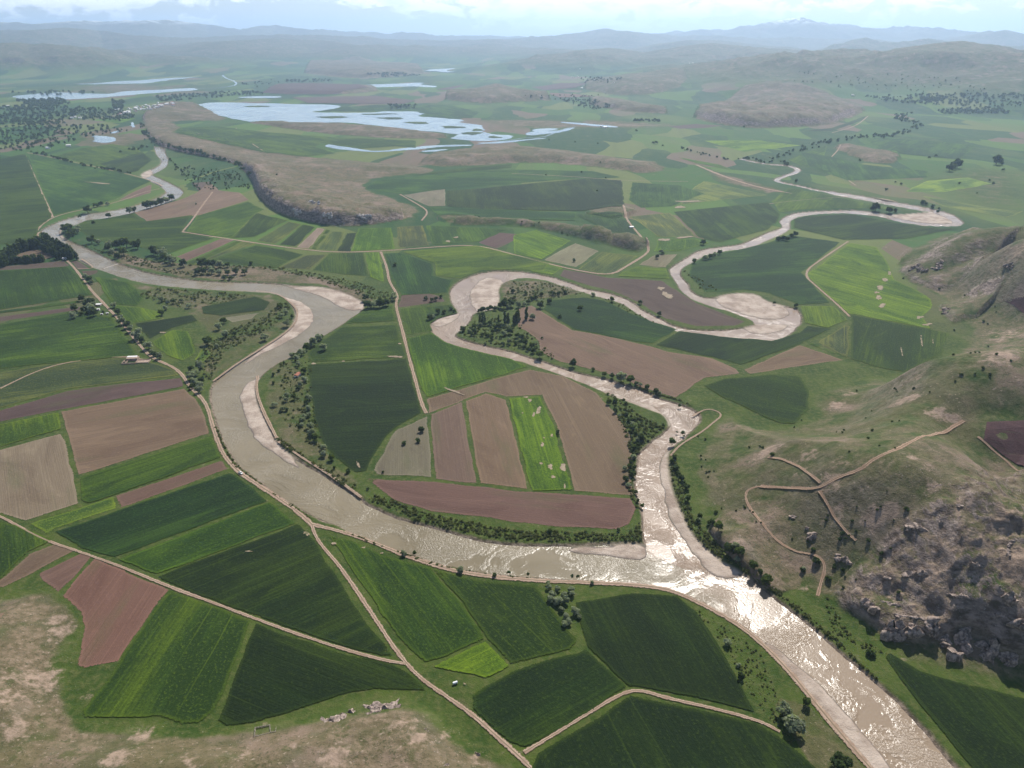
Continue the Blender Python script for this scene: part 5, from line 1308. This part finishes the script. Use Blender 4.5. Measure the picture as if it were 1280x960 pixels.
# bushes dotted over the right-hand hill and banks
BU = zoomed(960, 480, 4, [(20, 352, 20), (442, 34, 10), (632, 22, 10), (645, 38, 8), (640, 27, 8), (730, 20, 12), (724, 26, 8), (808, 40, 8), (518, 135, 8), (488, 170, 8), (620, 187, 10), (656, 184, 7), (378, 230, 11), (370, 242, 10), (342, 240, 7), (520, 232, 14), (498, 270, 13), (556, 307, 9), (634, 320, 9), (406, 337, 9), (130, 215, 8), (168, 180, 8), (594, 534, 7), (444, 612, 9), (562, 612, 10), (545, 630, 12), (692, 626, 20), (420, 682, 13), (486, 682, 8), (628, 680, 9), (298, 657, 11), (288, 680, 14), (370, 746, 22), (358, 775, 18), (386, 770, 14), (440, 733, 12), (500, 780, 20), (565, 845, 16), (612, 822, 10), (372, 928, 14), (330, 905, 14), (335, 920, 10), (225, 828, 22), (200, 788, 12), (120, 772, 9), (238, 885, 36), (172, 928, 26), (405, 758, 10)])
BU += zoomed(960, 240, 4, [(856, 483, 9), (930, 692, 9), (926, 814, 11), (1012, 805, 8), (1035, 802, 8), (1056, 802, 8), (1100, 772, 9), (1142, 810, 13), (1214, 843, 9), (1074, 880, 14), (1110, 911, 13), (1034, 910, 10), (968, 912, 12), (960, 910, 9), (936, 946, 10), (1075, 647, 11), (1098, 660, 8), (1134, 572, 6), (982, 518, 8), (676, 432, 9), (1140, 600, 5)])
BU += zoomed(640, 480, 4, [(945, 358, 9), (968, 378, 8), (945, 375, 9), (948, 412, 9), (972, 440, 11), (986, 436, 11), (1010, 435, 8), (980, 463, 9), (1238, 312, 14), (1253, 318, 14), (1186, 316, 13), (965, 276, 12), (930, 262, 8), (1120, 632, 10), (1165, 618, 12), (1205, 640, 11), (1190, 632, 8), (1220, 688, 9), (1245, 692, 9), (1160, 610, 9), (1048, 620, 8), (940, 655, 24), (1000, 690, 30), (1018, 640, 18)])
BU += zoomed(640, 240, 4, [(50, 150, 9), (100, 160, 6), (135, 152, 7), (110, 165, 6), (250, 205, 11), (278, 215, 8), (318, 212, 7), (340, 172, 5)]) + zoomed(320, 240, 4, [(-300, 60, 8)]) + [(846, 540, 3), (855, 545, 2.5), (346, 218, 2.2), (26, 0 + 845, 0.01)][:3]
BU += zoomed(1020, 700, 4.923, [(165, 58, 22), (110, 45, 18), (178, 102, 12), (75, 112, 36), (165, 165, 16), (245, 120, 9), (505, 198, 20), (330, 575, 40), (350, 585, 30)])
PB_ = on_land([(a, b + .3 * d) for a, b, d in BU])
order = sorted(range(len(BU)), key=lambda i: -BU[i][1])
for r_, i in enumerate(order):
    (px, py, d), p = BU[i], PB_[i]
    j = random.Random(i)
    o = copy_of('bush', 'dark', j.randrange(3), False)
    s = d * math.sqrt(p[0] ** 2 + p[1] ** 2 + (CAM_H - p[2]) ** 2) / FPX * 1.25
    o.location = p; o.rotation_euler = (0, 0, j.uniform(0, 6.28)); o.scale = (s, s, s * j.uniform(.9, 1.2))
    tag(o, f'small dark bush on open grassland, {ordinal(r_)} bush up from the photo bottom', 'bush', 'dark bushes on the open slopes')

# scrub and tall weeds on the river banks: uncountable low growth
vs, fs = [], []; q_ = 0
SCRUB = [([(640, 663), (720, 665), (785, 668), (803, 650), (803, 676), (720, 676), (640, 676), (560, 661), (520, 650), (460, 624), (470, 618), (540, 643), (600, 655)], 750, 1.7), ([(800, 520), (830, 535), (812, 550), (800, 565), (796, 600), (800, 640), (786, 618), (786, 560), (770, 512), (755, 492), (775, 492)], 420, 1.7), ([(340, 560), (372, 566), (420, 600), (450, 622), (430, 606), (400, 585), (350, 548)], 160, 1.6), ([(388, 590), (400, 580), (450, 610), (440, 612)], 60, 1.5), ([(842, 560), (850, 600), (868, 650), (905, 690), (960, 728), (1000, 760), (1060, 812), (1050, 812), (990, 762), (930, 715), (880, 684), (850, 640), (838, 590)], 420, 1.7),
         ([(1060, 815), (1100, 852), (1135, 885), (1175, 930), (1200, 958), (1192, 955), (1150, 908), (1100, 860)], 260, 1.6), ([(420, 662), (480, 681), (540, 703), (640, 719), (740, 724), (640, 722), (540, 707), (480, 685)], 420, 1.2), ([(262, 478), (280, 440), (340, 410), (362, 388), (360, 376), (330, 395), (262, 425), (245, 455)], 420, 1.3), ([(170, 370), (230, 385), (262, 382), (320, 370), (280, 366), (200, 360)], 220, 1.2), ([(110, 311), (180, 328), (260, 336), (330, 336), (400, 350), (455, 372), (490, 378), (495, 368), (440, 350), (350, 334), (220, 330)], 460, 1.1),
         ([(572, 415), (600, 395), (650, 405), (690, 440), (700, 452), (640, 436), (590, 428)], 220, 1.4), ([(626, 380), (640, 352), (690, 352), (730, 368), (690, 374), (660, 380)], 260, 1.1), ([(350, 452), (388, 445), (390, 500), (404, 560), (388, 560), (350, 520)], 260, 1.3), ([(860, 755), (905, 780), (950, 815), (975, 880), (1000, 930), (985, 930), (940, 870), (900, 800)], 200, 1.1), ([(266, 495), (268, 515), (280, 552), (300, 585), (330, 606), (390, 648), (382, 646), (320, 602), (290, 580), (270, 540)], 240, 1.1), ([(690, 350), (760, 368), (840, 410), (830, 410), (750, 374), (700, 356)], 120, 1.0),
         ([(850, 335), (866, 350), (875, 362), (905, 364), (890, 358), (870, 345)], 60, 1.0), ([(85, 300), (150, 325), (210, 342), (320, 350), (210, 336), (140, 318)], 160, 1.0), ([(1030, 740), (1060, 790), (1110, 818), (1090, 816), (1040, 790)], 90, 1.2), ([(740, 478), (790, 482), (850, 500), (870, 510), (845, 500), (790, 484)], 90, 1.2)]
bl = [crown_mesh('b', 700 + k, 'bush', 26) for k in range(4)]
sc_pts = []
for poly, n, d in SCRUB:
    P = np.array(poly, float); k = 0; tries = 0; n = int(n * 1.5); d *= .9
    while k < n and tries < n * 30:
        tries += 1
        x_, y_ = gr.uniform(P[:, 0].min(), P[:, 0].max()), gr.uniform(P[:, 1].min(), P[:, 1].max())
        if inside(np.array([x_]), np.array([y_]), P)[0]:
            sc_pts.append((x_, y_, d * gr.choice((.5, .7, .9, 1.2, 2.0)))); k += 1
PS = on_land([(a, b) for a, b, _ in sc_pts])
keep = np.maximum(sdf(PS[:, 0], PS[:, 1], R1, 9), sdf(PS[:, 0], PS[:, 1], R2, 9)) < -2
for (a, b, d), p, kk in zip(sc_pts, PS, keep):
    if not kk: continue
    v, f = bl[gr.randrange(4)]
    s = d * math.sqrt(p[0] ** 2 + p[1] ** 2 + CAM_H ** 2) / FPX * 1.5
    an = gr.uniform(0, 6.28); ca, sa = math.cos(an), math.sin(an)
    vs.append(np.stack([v[:, 0] * ca - v[:, 1] * sa, v[:, 0] * sa + v[:, 1] * ca, v[:, 2] * .8], 1) * s + p); fs.append(f + q_); q_ += len(v)
tag(mesh_obj('riverside_scrub', np.vstack(vs), np.vstack(fs), MAT['shrub']), 'low green scrub and tall weeds covering the river banks', 'scrub', kind='stuff')


# ------------------------------------------------------------------ rocks
def rock_verts(seed, sub=2):
    import bmesh
    bm = bmesh.new(); bmesh.ops.create_icosphere(bm, subdivisions=sub, radius=.5)
    V = np.array([v.co[:] for v in bm.verts]); F = [[v.index for v in f.verts] for f in bm.faces]; bm.free()
    n = V / np.linalg.norm(V, axis=1)[:, None]
    o = seed * 3.7
    r = 1 + .45 * fbm(n[:, 0] * 1.0 + o, n[:, 1] + n[:, 2] * 1.7 + o, .7, 3, seed)
    V = V * r[:, None]
    g = np.random.default_rng(seed + 40)
    for k in range(11):                       # split faces
        d = g.normal(size=3); d /= np.linalg.norm(d); c = g.uniform(.15, .33)
        e = V @ d - c
        V = V - np.maximum(e, 0)[:, None] * d
    return V, np.array(F)


RV = [rock_verts(k, 3) for k in range(9)]


def outcrop(label, boulders, group=None, cat='rock outcrop', name='rock_outcrop', mat='rock'):
    """one rock formation out of merged boulders: (px, py, width px, height factor)"""
    P = on_land([(a, b) for a, b, _, _ in boulders]); V, F, q = [], [], 0
    c = P.mean(0)
    for i, ((a, b, w, hf), p) in enumerate(zip(boulders, P)):
        v, f = RV[(i * 3 + int(a)) % 9]
        s = w * math.sqrt(p[0] ** 2 + p[1] ** 2 + (CAM_H - p[2]) ** 2) / FPX
        an = (i * 1.7 + a) % 6.28; ca, sa = math.cos(an), math.sin(an)
        vv = np.stack([v[:, 0] * ca - v[:, 1] * sa, (v[:, 0] * sa + v[:, 1] * ca) * .8, v[:, 2] * hf - .06], 1) * s * 1.1
        V.append(vv + p - c); F.append(f + q); q += len(v)
    o = mesh_obj(name, np.vstack(V), np.vstack(F), MAT[mat], loc=c)
    return tag(o, label, cat, group)


def cluster(px, py, w, h, n, s0, s1, hf=.8, ang=0, seed=0):
    g = random.Random(seed + int(px)); L = []
    for k in range(n):
        u, v = g.uniform(-1, 1) * w / 2, g.uniform(-1, 1) * h / 2
        x, y, s = px + u * math.cos(ang) - v * math.sin(ang), py + u * math.sin(ang) + v * math.cos(ang), g.uniform(s0, s1)
        if L:                                  # every boulder leans on an earlier one
            q = min(L, key=lambda t: math.hypot(t[0] - x, 1.7 * (t[1] - y)) - .2 * t[2])
            dd = math.hypot(q[0] - x, 1.7 * (q[1] - y)); lim = .15 * (s + q[2])
            if dd > lim: x, y = q[0] + (x - q[0]) * lim / dd, q[1] + (y - q[1]) * lim / dd
        L.append((x, y, s, hf * g.uniform(.6, 1.2)))
    return L


outcrop('pale broken rock outcrop beside the track at the bottom of the photo', cluster(476, 884, 56, 13, 36, 7, 17, .55, -.18) + cluster(468, 890, 20, 8, 8, 6, 13, .6, -.4))
outcrop('low pale rock tongue left of the broken outcrop', cluster(415, 900, 30, 6, 14, 9, 18, .4, -.15))
outcrop('small upright pale rocks between the rock tongue and the broken outcrop', cluster(441, 888, 9, 7, 6, 8, 12, .7))
outcrop('single dark boulder on the pink earth near the bottom edge', [(597, 944, 6, 1.1), (594, 941, 4, .9)], cat='boulder', name='boulder')
outcrop('small grey boulder pair above the pink earth at the bottom', [(535, 914, 5, .8), (531, 911, 4, .6)], cat='boulder', name='boulder')
outcrop('low pale rock slab cut by the bottom edge of the photo', cluster(556, 957, 12, 5, 6, 4, 8, .4))
outcrop('dark leaning rock above the reddish looping track', cluster(1020, 673, 20, 8, 9, 7, 12, .9, .55))
outcrop('small grey rock up the slope from the looping track', cluster(991, 646, 6, 3, 6, 6, 9, .7))
outcrop('narrow dark rock between two grey rocks on the slope', cluster(1007, 658, 6, 8, 4, 5, 7, .9))
outcrop('long dark striped rock right of the looping track', cluster(1052, 699, 28, 9, 14, 7, 12, .8, .25))
outcrop('grey blocky rock in the middle of the grassy hillside', cluster(1150, 660, 28, 10, 14, 6, 13, .7))
outcrop('pale flat rock scatter on the open hilltop near the track', cluster(1165, 609, 28, 8, 12, 2, 6, .4))
outcrop('pale rock scatter on the shoulder of the hill', cluster(1202, 632, 22, 10, 12, 3, 7, .4))
outcrop('tiny pale rock by the grey blocky rock', cluster(1177, 652, 4, 2, 5, 4, 6, .6))
outcrop('dark jagged rock ledge above the crag terraces', cluster(1150, 716, 36, 8, 18, 6, 12, .8, -.1))
outcrop('low grey rock left of the dark jagged ledge', cluster(1110, 722, 16, 5, 9, 4, 8, .6))
outcrop('two dark rocks high on the stony slope at the right', cluster(1222, 706, 16, 6, 8, 5, 10, .8))
CR = [('leftmost dark buttress of the lower right crag', 1088, 758, 26, 10, 14), ('broad dark buttress in the middle of the lower right crag', 1118, 790, 30, 22, 30), ('sharp dark fin of the lower right crag', 1142, 795, 22, 22, 20), ('notched buttress of the crag right of the sharp fin', 1170, 788, 22, 16, 16), ('small dark pinnacle under the notched buttress', 1182, 802, 12, 10, 8), ('steep double buttress of the crag below the grassy terrace', 1208, 798, 20, 22, 20),
      ('great round dark buttress of the crag at the right', 1236, 812, 26, 22, 26), ('lowest pillar of the crag at the right', 1262, 828, 14, 18, 14), ('dark crag corner cut by the right edge of the photo', 1275, 776, 12, 18, 12), ('crag block above the right edge corner', 1262, 752, 20, 10, 10), ('reddish broken block beneath the small pinnacle', 1190, 818, 12, 6, 7)]
for lab, px, py, w, h, n in CR:
    outcrop(lab, cluster(px, py, w, h, max(6, n // 2), 9, 21, 1.15, .3), 'buttresses of the lower right crag', 'crag')
for lab, px, py, w, h, n, a in [('pale tilted rock band across the crag top', 1105, 752, 60, 6, 26, .35), ('pale rock rib along the crag crest', 1150, 772, 70, 5, 26, .1), ('pale rib climbing to the right edge above the crag', 1245, 770, 50, 6, 20, -.2), ('stony bench on the crag shoulder', 1210, 745, 60, 18, 26, .1), ('pale stony rib at the right edge of the hillside', 1264, 690, 16, 50, 22, .2)]:
    outcrop(lab, cluster(px, py, w, h, n, 3, 8, .5, a), 'stone ribs over the lower right crag', 'rock rib')
for lab, px, py, w, h, n in [('white limestone face in the middle of the plateau cliff', 411, 270, 16, 8, 26), ('dark cliff block right of the white limestone face', 458, 270, 28, 9, 26), ('dark cliff block left of the white limestone face', 375, 266, 18, 8, 16), ('grey cliff block beside the river end of the plateau', 338, 240, 16, 20, 22), ('pale rim of the plateau cliff', 385, 252, 34, 5, 18)]:
    outcrop(lab, cluster(px, py, w, h, n, 3.5, 7, .9, .1), 'rocks of the plateau cliff', 'cliff rock', mat='limestone' if 'white' in lab or 'pale' in lab else 'rock')
for lab, px, py, w, h, n in [('dark crag on the near end of the upper right hill', 1146, 335, 24, 16, 30), ('grey broken crag higher on the upper right hill', 1175, 330, 30, 14, 26), ('pale rock scar on the flank of the right-hand hill', 1183, 390, 18, 10, 18), ('far pale crag at the right edge of the upper hill', 1268, 332, 26, 10, 16)]:
    outcrop(lab, cluster(px, py, w, h, n, 3.5, 7.5, .8, -.3), 'crags of the upper right hill', 'crag')

# loose stones strewn over the poor pasture: uncountable
vs, fs = [], []; q_ = 0
ST = [([(0, 760), (80, 775), (100, 840), (90, 900), (200, 905), (320, 925), (420, 900), (520, 880), (560, 900), (630, 955), (0, 960)], 700, .62), ([(1040, 740), (1100, 745), (1180, 700), (1280, 690), (1280, 800), (1200, 780), (1100, 775)], 700, .9), ([(900, 650), (950, 660), (985, 700), (975, 725), (930, 690)], 260, .7), ([(1100, 560), (1200, 600), (1260, 640), (1200, 650), (1120, 610)], 120, .8), ([(500, 885), (560, 900), (610, 940), (560, 955), (500, 930)], 120, .8)]
sp_pts = []
for poly, n, d in ST:
    P = np.array(poly, float); k = 0
    while k < n:
        x_, y_ = gr.uniform(P[:, 0].min(), P[:, 0].max()), gr.uniform(P[:, 1].min(), P[:, 1].max())
        if inside(np.array([x_]), np.array([y_]), P)[0]:
            sp_pts.append((x_, y_, d * gr.choice((.6, .8, 1, 1.4, 2.0)))); k += 1
PS = on_land([(a, b) for a, b, _ in sp_pts]); r1 = rock_verts(3, 1)
for (a, b, d), p in zip(sp_pts, PS):
    s = d * math.sqrt(p[0] ** 2 + p[1] ** 2 + (CAM_H - p[2]) ** 2) / FPX; an = gr.uniform(0, 6.28); ca, sa = math.cos(an), math.sin(an); v, f = r1
    vs.append(np.stack([v[:, 0] * ca - v[:, 1] * sa, v[:, 0] * sa + v[:, 1] * ca, v[:, 2] * .7], 1) * s + p); fs.append(f + q_); q_ += len(v)
tag(mesh_obj('loose_stones', np.vstack(vs), np.vstack(fs), MAT['stone']), 'pale loose stones strewn over the dry hillsides', 'stones', kind='stuff')


# ------------------------------------------------------------------ buildings, pen, car and small things
def box(V, F, x0, x1, y0, y1, z0, z1):
    s = len(V)
    V += [(x0, y0, z0), (x1, y0, z0), (x1, y1, z0), (x0, y1, z0), (x0, y0, z1), (x1, y0, z1), (x1, y1, z1), (x0, y1, z1)]
    F += [tuple(s + i for i in f) for f in ((3, 2, 1, 0), (4, 5, 6, 7), (0, 1, 5, 4), (1, 2, 6, 5), (2, 3, 7, 6), (3, 0, 4, 7))]


def gable(V, F, L, W, z0, z1, ov=.4):
    s = len(V); l, w = L / 2 + ov, W / 2 + ov
    V += [(-l, -w, z0), (l, -w, z0), (l, w, z0), (-l, w, z0), (-l, 0, z1), (l, 0, z1)]
    F += [tuple(s + i for i in f) for f in ((0, 1, 5, 4), (2, 3, 4, 5), (1, 2, 5), (3, 0, 4), (3, 2, 1, 0))]


def house(name, label, cat, px, py, L, W, H, rh, rz, wall, roof, group=None, parts=True):
    p = on_land([(px, py)])[0]
    if not parts:
        V, F = [], []; box(V, F, -L / 2, L / 2, -W / 2, W / 2, -.5, H); n = len(F); gable(V, F, L, W, H + .003, H + rh)
        o = mesh_obj(name, V, F, [MAT[wall], MAT[roof]], loc=p); o.rotation_euler = (0, 0, rz)
        o.data.polygons.foreach_set('material_index', np.array([0] * n + [1] * (len(F) - n), np.int32))
        return tag(o, label, cat, group)
    r = tag(empty(name, p, rz), label, cat, group)
    V, F = [], []; box(V, F, -L / 2, L / 2, -W / 2, W / 2, -.5, H); mesh_obj('wall', V, F, MAT[wall], r)
    V, F = [], []; gable(V, F, L, W, H + .003, H + rh); mesh_obj('roof', V, F, MAT[roof], r)
    V, F = [], []; box(V, F, -.5, .5, -W / 2 - .04, -W / 2 + .02, 0, 2); mesh_obj('door', V, F, MAT['wood'], r)
    for x in (-L * .32, L * .32):
        V, F = [], []; box(V, F, x - .5, x + .5, -W / 2 - .04, -W / 2 + .02, .9, 1.9); mesh_obj('window', V, F, MAT['glass'], r)
    return r


house('farm_hut', 'small red-roofed hut with white walls among the willows inside the big loop', 'hut', 372, 470, 8, 4.5, 2.4, 1.0, 1.35, 'white', 'tile')
house('farm_hut', 'white-roofed hut hidden beside the dark copse left of the track', 'hut', 122, 388, 6, 4, 2.4, .8, .3, 'white', 'tin')
house('shed', 'grey flat-roofed shed behind the dark copse left of the track', 'shed', 122.5, 382, 9, 6, 2.4, .5, .1, 'mud', 'tin')
house('shed', 'tiny white shed right of the hut by the dark copse', 'shed', 127.5, 393.5, 2.6, 2.2, 1.8, .4, .1, 'white', 'tin')
house('shed', 'tiny pale shed nearest the track by the dark copse', 'shed', 134.5, 392.5, 2.6, 2.2, 1.8, .4, .5, 'white', 'tin')
house('shed', 'white shed at the end of the poplar plantation by the track', 'shed', 81, 324, 6, 4, 2.4, .8, .2, 'white', 'tin')
house('hut', 'small pale hut beside the middle field track under the round knolls', 'hut', 789, 285, 8, 6, 3, 1, .3, 'white', 'tin')
# ruined farmstead
p = on_land([(166, 452)])[0]
r = tag(empty('farmstead', p, .1), 'pale ruined farmstead with a white roof and a walled brown yard beside the track', 'farmstead')
V, F = [], []; box(V, F, -8, 5, 2, 9, -.3, 3.2); mesh_obj('wall', V, F, MAT['mud'], r)
V, F = [], []; box(V, F, -8.4, 3, 6, 9.4, 3.2, 3.6); mesh_obj('roof', V, F, MAT['white'], r)
V, F = [], []
for q in ((-10, -9.4, -8, 2), (5.2, 5.8, -6, 2), (-10, 5.8, -8, -7.4), (-6, -5.5, -7.4, 2), (-9.4, -6, -3, -2.5)): box(V, F, *q, -.3, 1.7)
mesh_obj('ruined_wall', V, F, MAT['mud'], r)
V, F = [], []
for q in ((6, 20, -6.6, -6), (19.4, 20, -6, 3), (6, 19.4, 2.4, 3)): box(V, F, *q, -.3, 1.4)
mesh_obj('yard_wall', V, F, MAT['mud'], r)
V, F = [], []; box(V, F, 5.9, 19.4, -6, 2.4, -.2, .62); mesh_obj('yard', V, F, MAT['mud'], r)
V, F = [], []; box(V, F, -3, -1.9, 1.94, 2.02, 0, 2); mesh_obj('door', V, F, MAT['wood'], r)

# stone pen: irregular dry stone walls
C4 = on_land([(318, 921), (319, 911), (337, 907.5), (338, 916), (345, 909.5), (344, 915), (349, 910), (352, 909.5)])
p = C4.mean(0); r = tag(empty('stone_pen', p), 'roofless pen of low pale stone walls on the pasture at the lower left', 'pen')


def stone_wall(pts, h, seed):
    V, F, q = [], [], 0; g = random.Random(seed)
    for a, b in zip(pts[:-1], pts[1:]):
        n = max(2, int(np.hypot(*(b - a)[:2]) / .38))
        for k in range(n + 1):
            for lay in range(max(1, int(h / .45))):
                c = a + (b - a) * k / n; v, f = r1
                s = g.uniform(.5, .8); V.append(v * s + c - p + [g.gauss(0, .08), g.gauss(0, .08), .2 + lay * .42]); F.append(f + q); q += len(v)
    return mesh_obj('wall', np.vstack(V), np.vstack(F), MAT['stone'], r)


stone_wall([C4[0], C4[1], C4[2]], 1.5, 1); stone_wall([C4[2], C4[3]], 1.2, 2); stone_wall([C4[3], C4[0]], .6, 3); stone_wall([C4[4], C4[5], C4[3]], .7, 4)

# white pick-up on the riverside track
def cyl(V, F, x, y, z, rad, wd, k=14):
    tube(V, F, (x, y - wd / 2, z), (x, y + wd / 2, z), rad, rad, k); n = len(V)
    F.append(tuple(range(n - 2 * k, n - k))); F.append(tuple(range(n - 1, n - k - 1, -1)))


def prism(name, prof, y0, y1, mat, par):
    n = len(prof); V = [(x, y0, z) for x, z in prof] + [(x, y1, z) for x, z in prof]
    F = [tuple(range(n)), tuple(range(2 * n - 1, n - 1, -1))] + [(i, i + n, (i + 1) % n + n, (i + 1) % n) for i in range(n)]
    return mesh_obj(name, V, F, MAT[mat], par)


q = flat([(301, 592.5), (305, 595)]); an = math.atan2(*(q[1] - q[0])[::-1])
r = tag(empty('pickup_truck', (q[0][0], q[0][1], .70), an), 'white pick-up truck standing on the riverside dirt track', 'truck')
prism('body', [(-2.5, .4), (-2.5, 1.05), (-.6, 1.05), (-.6, 1.0), (1.1, 1.05), (2.3, .95), (2.5, .8), (2.5, .4)], -.88, .88, 'paint', r)
prism('cabin', [(-.6, 1.0), (-.45, 1.75), (.7, 1.78), (1.25, 1.04)], -.8, .8, 'paint', r)
prism('windscreen', [(.76, 1.7), (1.22, 1.1), (1.26, 1.12), (.80, 1.72)], -.7, .7, 'glass', r)
for y in (-.81, .8): prism('side_window', [(-.45, 1.15), (-.36, 1.65), (.6, 1.65), (1.0, 1.15)], y, y + .015, 'glass', r)
V, F = [], []; box(V, F, -2.42, -.7, -.78, .78, 1.052, 1.06); mesh_obj('load_bed', V, F, MAT['rubber'], r)
for x in (-1.6, 1.6):
    for y in (-.8, .8):
        V, F = [], []; cyl(V, F, x, y, .36, .36, .24); wh = mesh_obj('wheel', V, F, MAT['rubber'], r)
        V, F = [], []; cyl(V, F, x, y, .36, .2, .26); mesh_obj('rim', V, F, MAT['tin'], wh)

# small white water tank on legs by the lower track
p = on_land([(569, 855)])[0]
r = tag(empty('water_tank', p, .4), 'small white tank standing on the grass beside the lower dirt track', 'tank')
V, F = [], []; tube(V, F, (-1.4, 0, 1.2), (1.4, 0, 1.2), .75, .75, 16); F.append(tuple(range(15, -1, -1))); F.append(tuple(range(16, 32))); mesh_obj('tank_body', V, F, MAT['paint'], r)
for x in (-.9, .9):
    V, F = [], []; box(V, F, x - .12, x + .12, -.6, .6, 0, .6); mesh_obj('leg', V, F, MAT['wood'], r)
p = on_land([(230.5, 741.5)])[0]
o = outcrop('small white block of stone at the field corner by the twin rut track', [(230.5, 741.5, 3.2, .7), (231.5, 741.2, 2.2, .5)], cat='boulder', name='boulder')

# the village beyond the left woods and farms scattered over the plain
VIL = []
g = random.Random(12)
for k in range(64):
    t = g.random()
    x_ = 148 + t * 70 + g.gauss(0, 3); y_ = 140 - t * 10 + g.gauss(0, 1.6) + (2 if x_ < 165 else 0)
    VIL.append((x_, y_))
VIL.sort()
for i, (x_, y_) in enumerate(VIL):
    house('village_house', f'tiny pale house, {ordinal(i)} from the left in the far village', 'house', x_, y_, g.uniform(9, 15), g.uniform(7, 10), g.uniform(3.5, 6), g.uniform(1.5, 2.5), g.uniform(0, 3.1), 'white', g.choice(('tile', 'tin', 'tin', 'white')), 'houses of the far village', False)
FARM = [(60, 186), (86, 183), (90, 148), (100, 148), (94, 147), (4, 134), (10, 133), (862, 79), (866, 78.6), (871, 79.2), (876, 78.7), (901, 80.6), (905, 80.4), (725, 86.5), (722, 96), (716, 96.6), (756, 160), (751, 159), (727, 110.5), (1066, 120), (744, 100), (767, 104)]
for i, (x_, y_) in enumerate(sorted(FARM)):
    house('farmhouse', f'tiny pale farmhouse, {ordinal(i)} from the left among the scattered farms', 'house', x_, y_, g.uniform(10, 18), 9, 5, 2, g.uniform(0, 3), 'white', g.choice(('tin', 'white')), 'farmhouses scattered on the plain', False)

# hide nothing: the prototypes themselves are removed
for o in PROTO.values():
    for ch in list(o.children): bpy.data.objects.remove(ch)
    bpy.data.objects.remove(o)

# ------------------------------------------------------------------ light, sky, haze, camera
SUN_AZ, SUN_EL = R(19), R(47)
sd_ = bpy.data.lights.new('sun', 'SUN'); sd_.energy = 5.0; sd_.angle = R(.5); sd_.color = (1, .955, .89)
so = bpy.data.objects.new('sun', sd_); COL.objects.link(so)
dirv = Vector((math.sin(SUN_AZ) * math.cos(SUN_EL), math.cos(SUN_AZ) * math.cos(SUN_EL), math.sin(SUN_EL)))
so.rotation_euler = dirv.to_track_quat('Z', 'Y').to_euler(); so.location = (0, 0, 900)

w = bpy.data.worlds.new('World'); SC.world = w; w.use_nodes = True
k = NT(w.node_tree); bg = w.node_tree.nodes['Background']
sky = k.n('ShaderNodeTexSky', sky_type='NISHITA'); sky.sun_disc = False; sky.sun_elevation = SUN_EL; sky.sun_rotation = SUN_AZ; sky.altitude = 1200; sky.air_density = 1.0; sky.dust_density = 2.0; sky.ozone_density = 3.0
tc = k.n('ShaderNodeTexCoord').outputs['Generated']
sp3 = k.n('ShaderNodeSeparateXYZ'); k.link(tc, sp3.inputs[0])
cv = k.map(tc, (1, 1, 2.2))
cn = k.noise(cv, 24, 8, .58, dist=.3); cb = k.noise(k.map(tc, (1, 1, 3.5), loc=(3.1, 1.7, 0)), 4.5, 3, .5)
el = k.rng(sp3.outputs[2], .004, .035, -.16, .05)
cf = k.rng(k.math('ADD', k.math('ADD', cn, el), k.math('MULTIPLY', k.math('SUBTRACT', cb, .5), .9)), .40, .50)
cf = k.math('MULTIPLY', k.math('MULTIPLY', cf, k.rng(sp3.outputs[2], .0, .012)), k.rng(sp3.outputs[2], .30, .09))
shade = k.mix(k.rng(k.noise(k.map(tc, (1, 1, 2.2), loc=(0, 0, .012)), 24, 8, .58, dist=.3), .48, .68), (15, 15, 15.2), (10.5, 11, 11.8))
k.link(k.mix(cf, sky.outputs[0], shade), bg.inputs[0]); bg.inputs[1].default_value = .09

hz = mesh_obj('haze', [(a * 48000, b * 48000, c) for c in (-6, 1080) for a, b in ((-1, -1), (1, -1), (1, 1), (-1, 1))], [[3, 2, 1, 0], [4, 5, 6, 7], [0, 1, 5, 4], [1, 2, 6, 5], [2, 3, 7, 6], [3, 0, 4, 7]], None)
hm = bpy.data.materials.new('haze'); hm.use_nodes = True; hm.node_tree.nodes.clear()
ho = hm.node_tree.nodes.new('ShaderNodeOutputMaterial'); hv = hm.node_tree.nodes.new('ShaderNodeVolumePrincipled')
hv.inputs['Color'].default_value = (.56, .75, 1.0, 1); hv.inputs['Density'].default_value = 5.8e-5; hv.inputs['Anisotropy'].default_value = .5
hm.node_tree.links.new(hv.outputs[0], ho.inputs['Volume'])
hz.data.materials.clear(); hz.data.materials.append(hm)
tag(hz, 'pale blue haze filling the air of the whole valley', 'haze', kind='stuff')

cd = bpy.data.cameras.new('camera'); cam = bpy.data.objects.new('camera', cd); COL.objects.link(cam)
cd.sensor_width = 36; cd.lens = 36 * FPX / 1280; cd.clip_start = 1; cd.clip_end = 120000
cam.location = (0, 0, CAM_H); cam.rotation_euler = (math.pi / 2 - PITCH, 0, 0)
SC.camera = cam
SC.view_settings.view_transform = 'Standard'; SC.view_settings.look = 'None'; SC.view_settings.gamma = 1; SC.view_settings.exposure = 0.36
SC.render.engine = 'CYCLES'
c_ = SC.cycles
c_.max_bounces = 5; c_.diffuse_bounces = 2; c_.glossy_bounces = 2; c_.volume_bounces = 1; c_.transparent_max_bounces = 4
c_.use_denoising = True; c_.use_adaptive_sampling = True; c_.adaptive_threshold = .02
c_.sample_clamp_indirect = 6
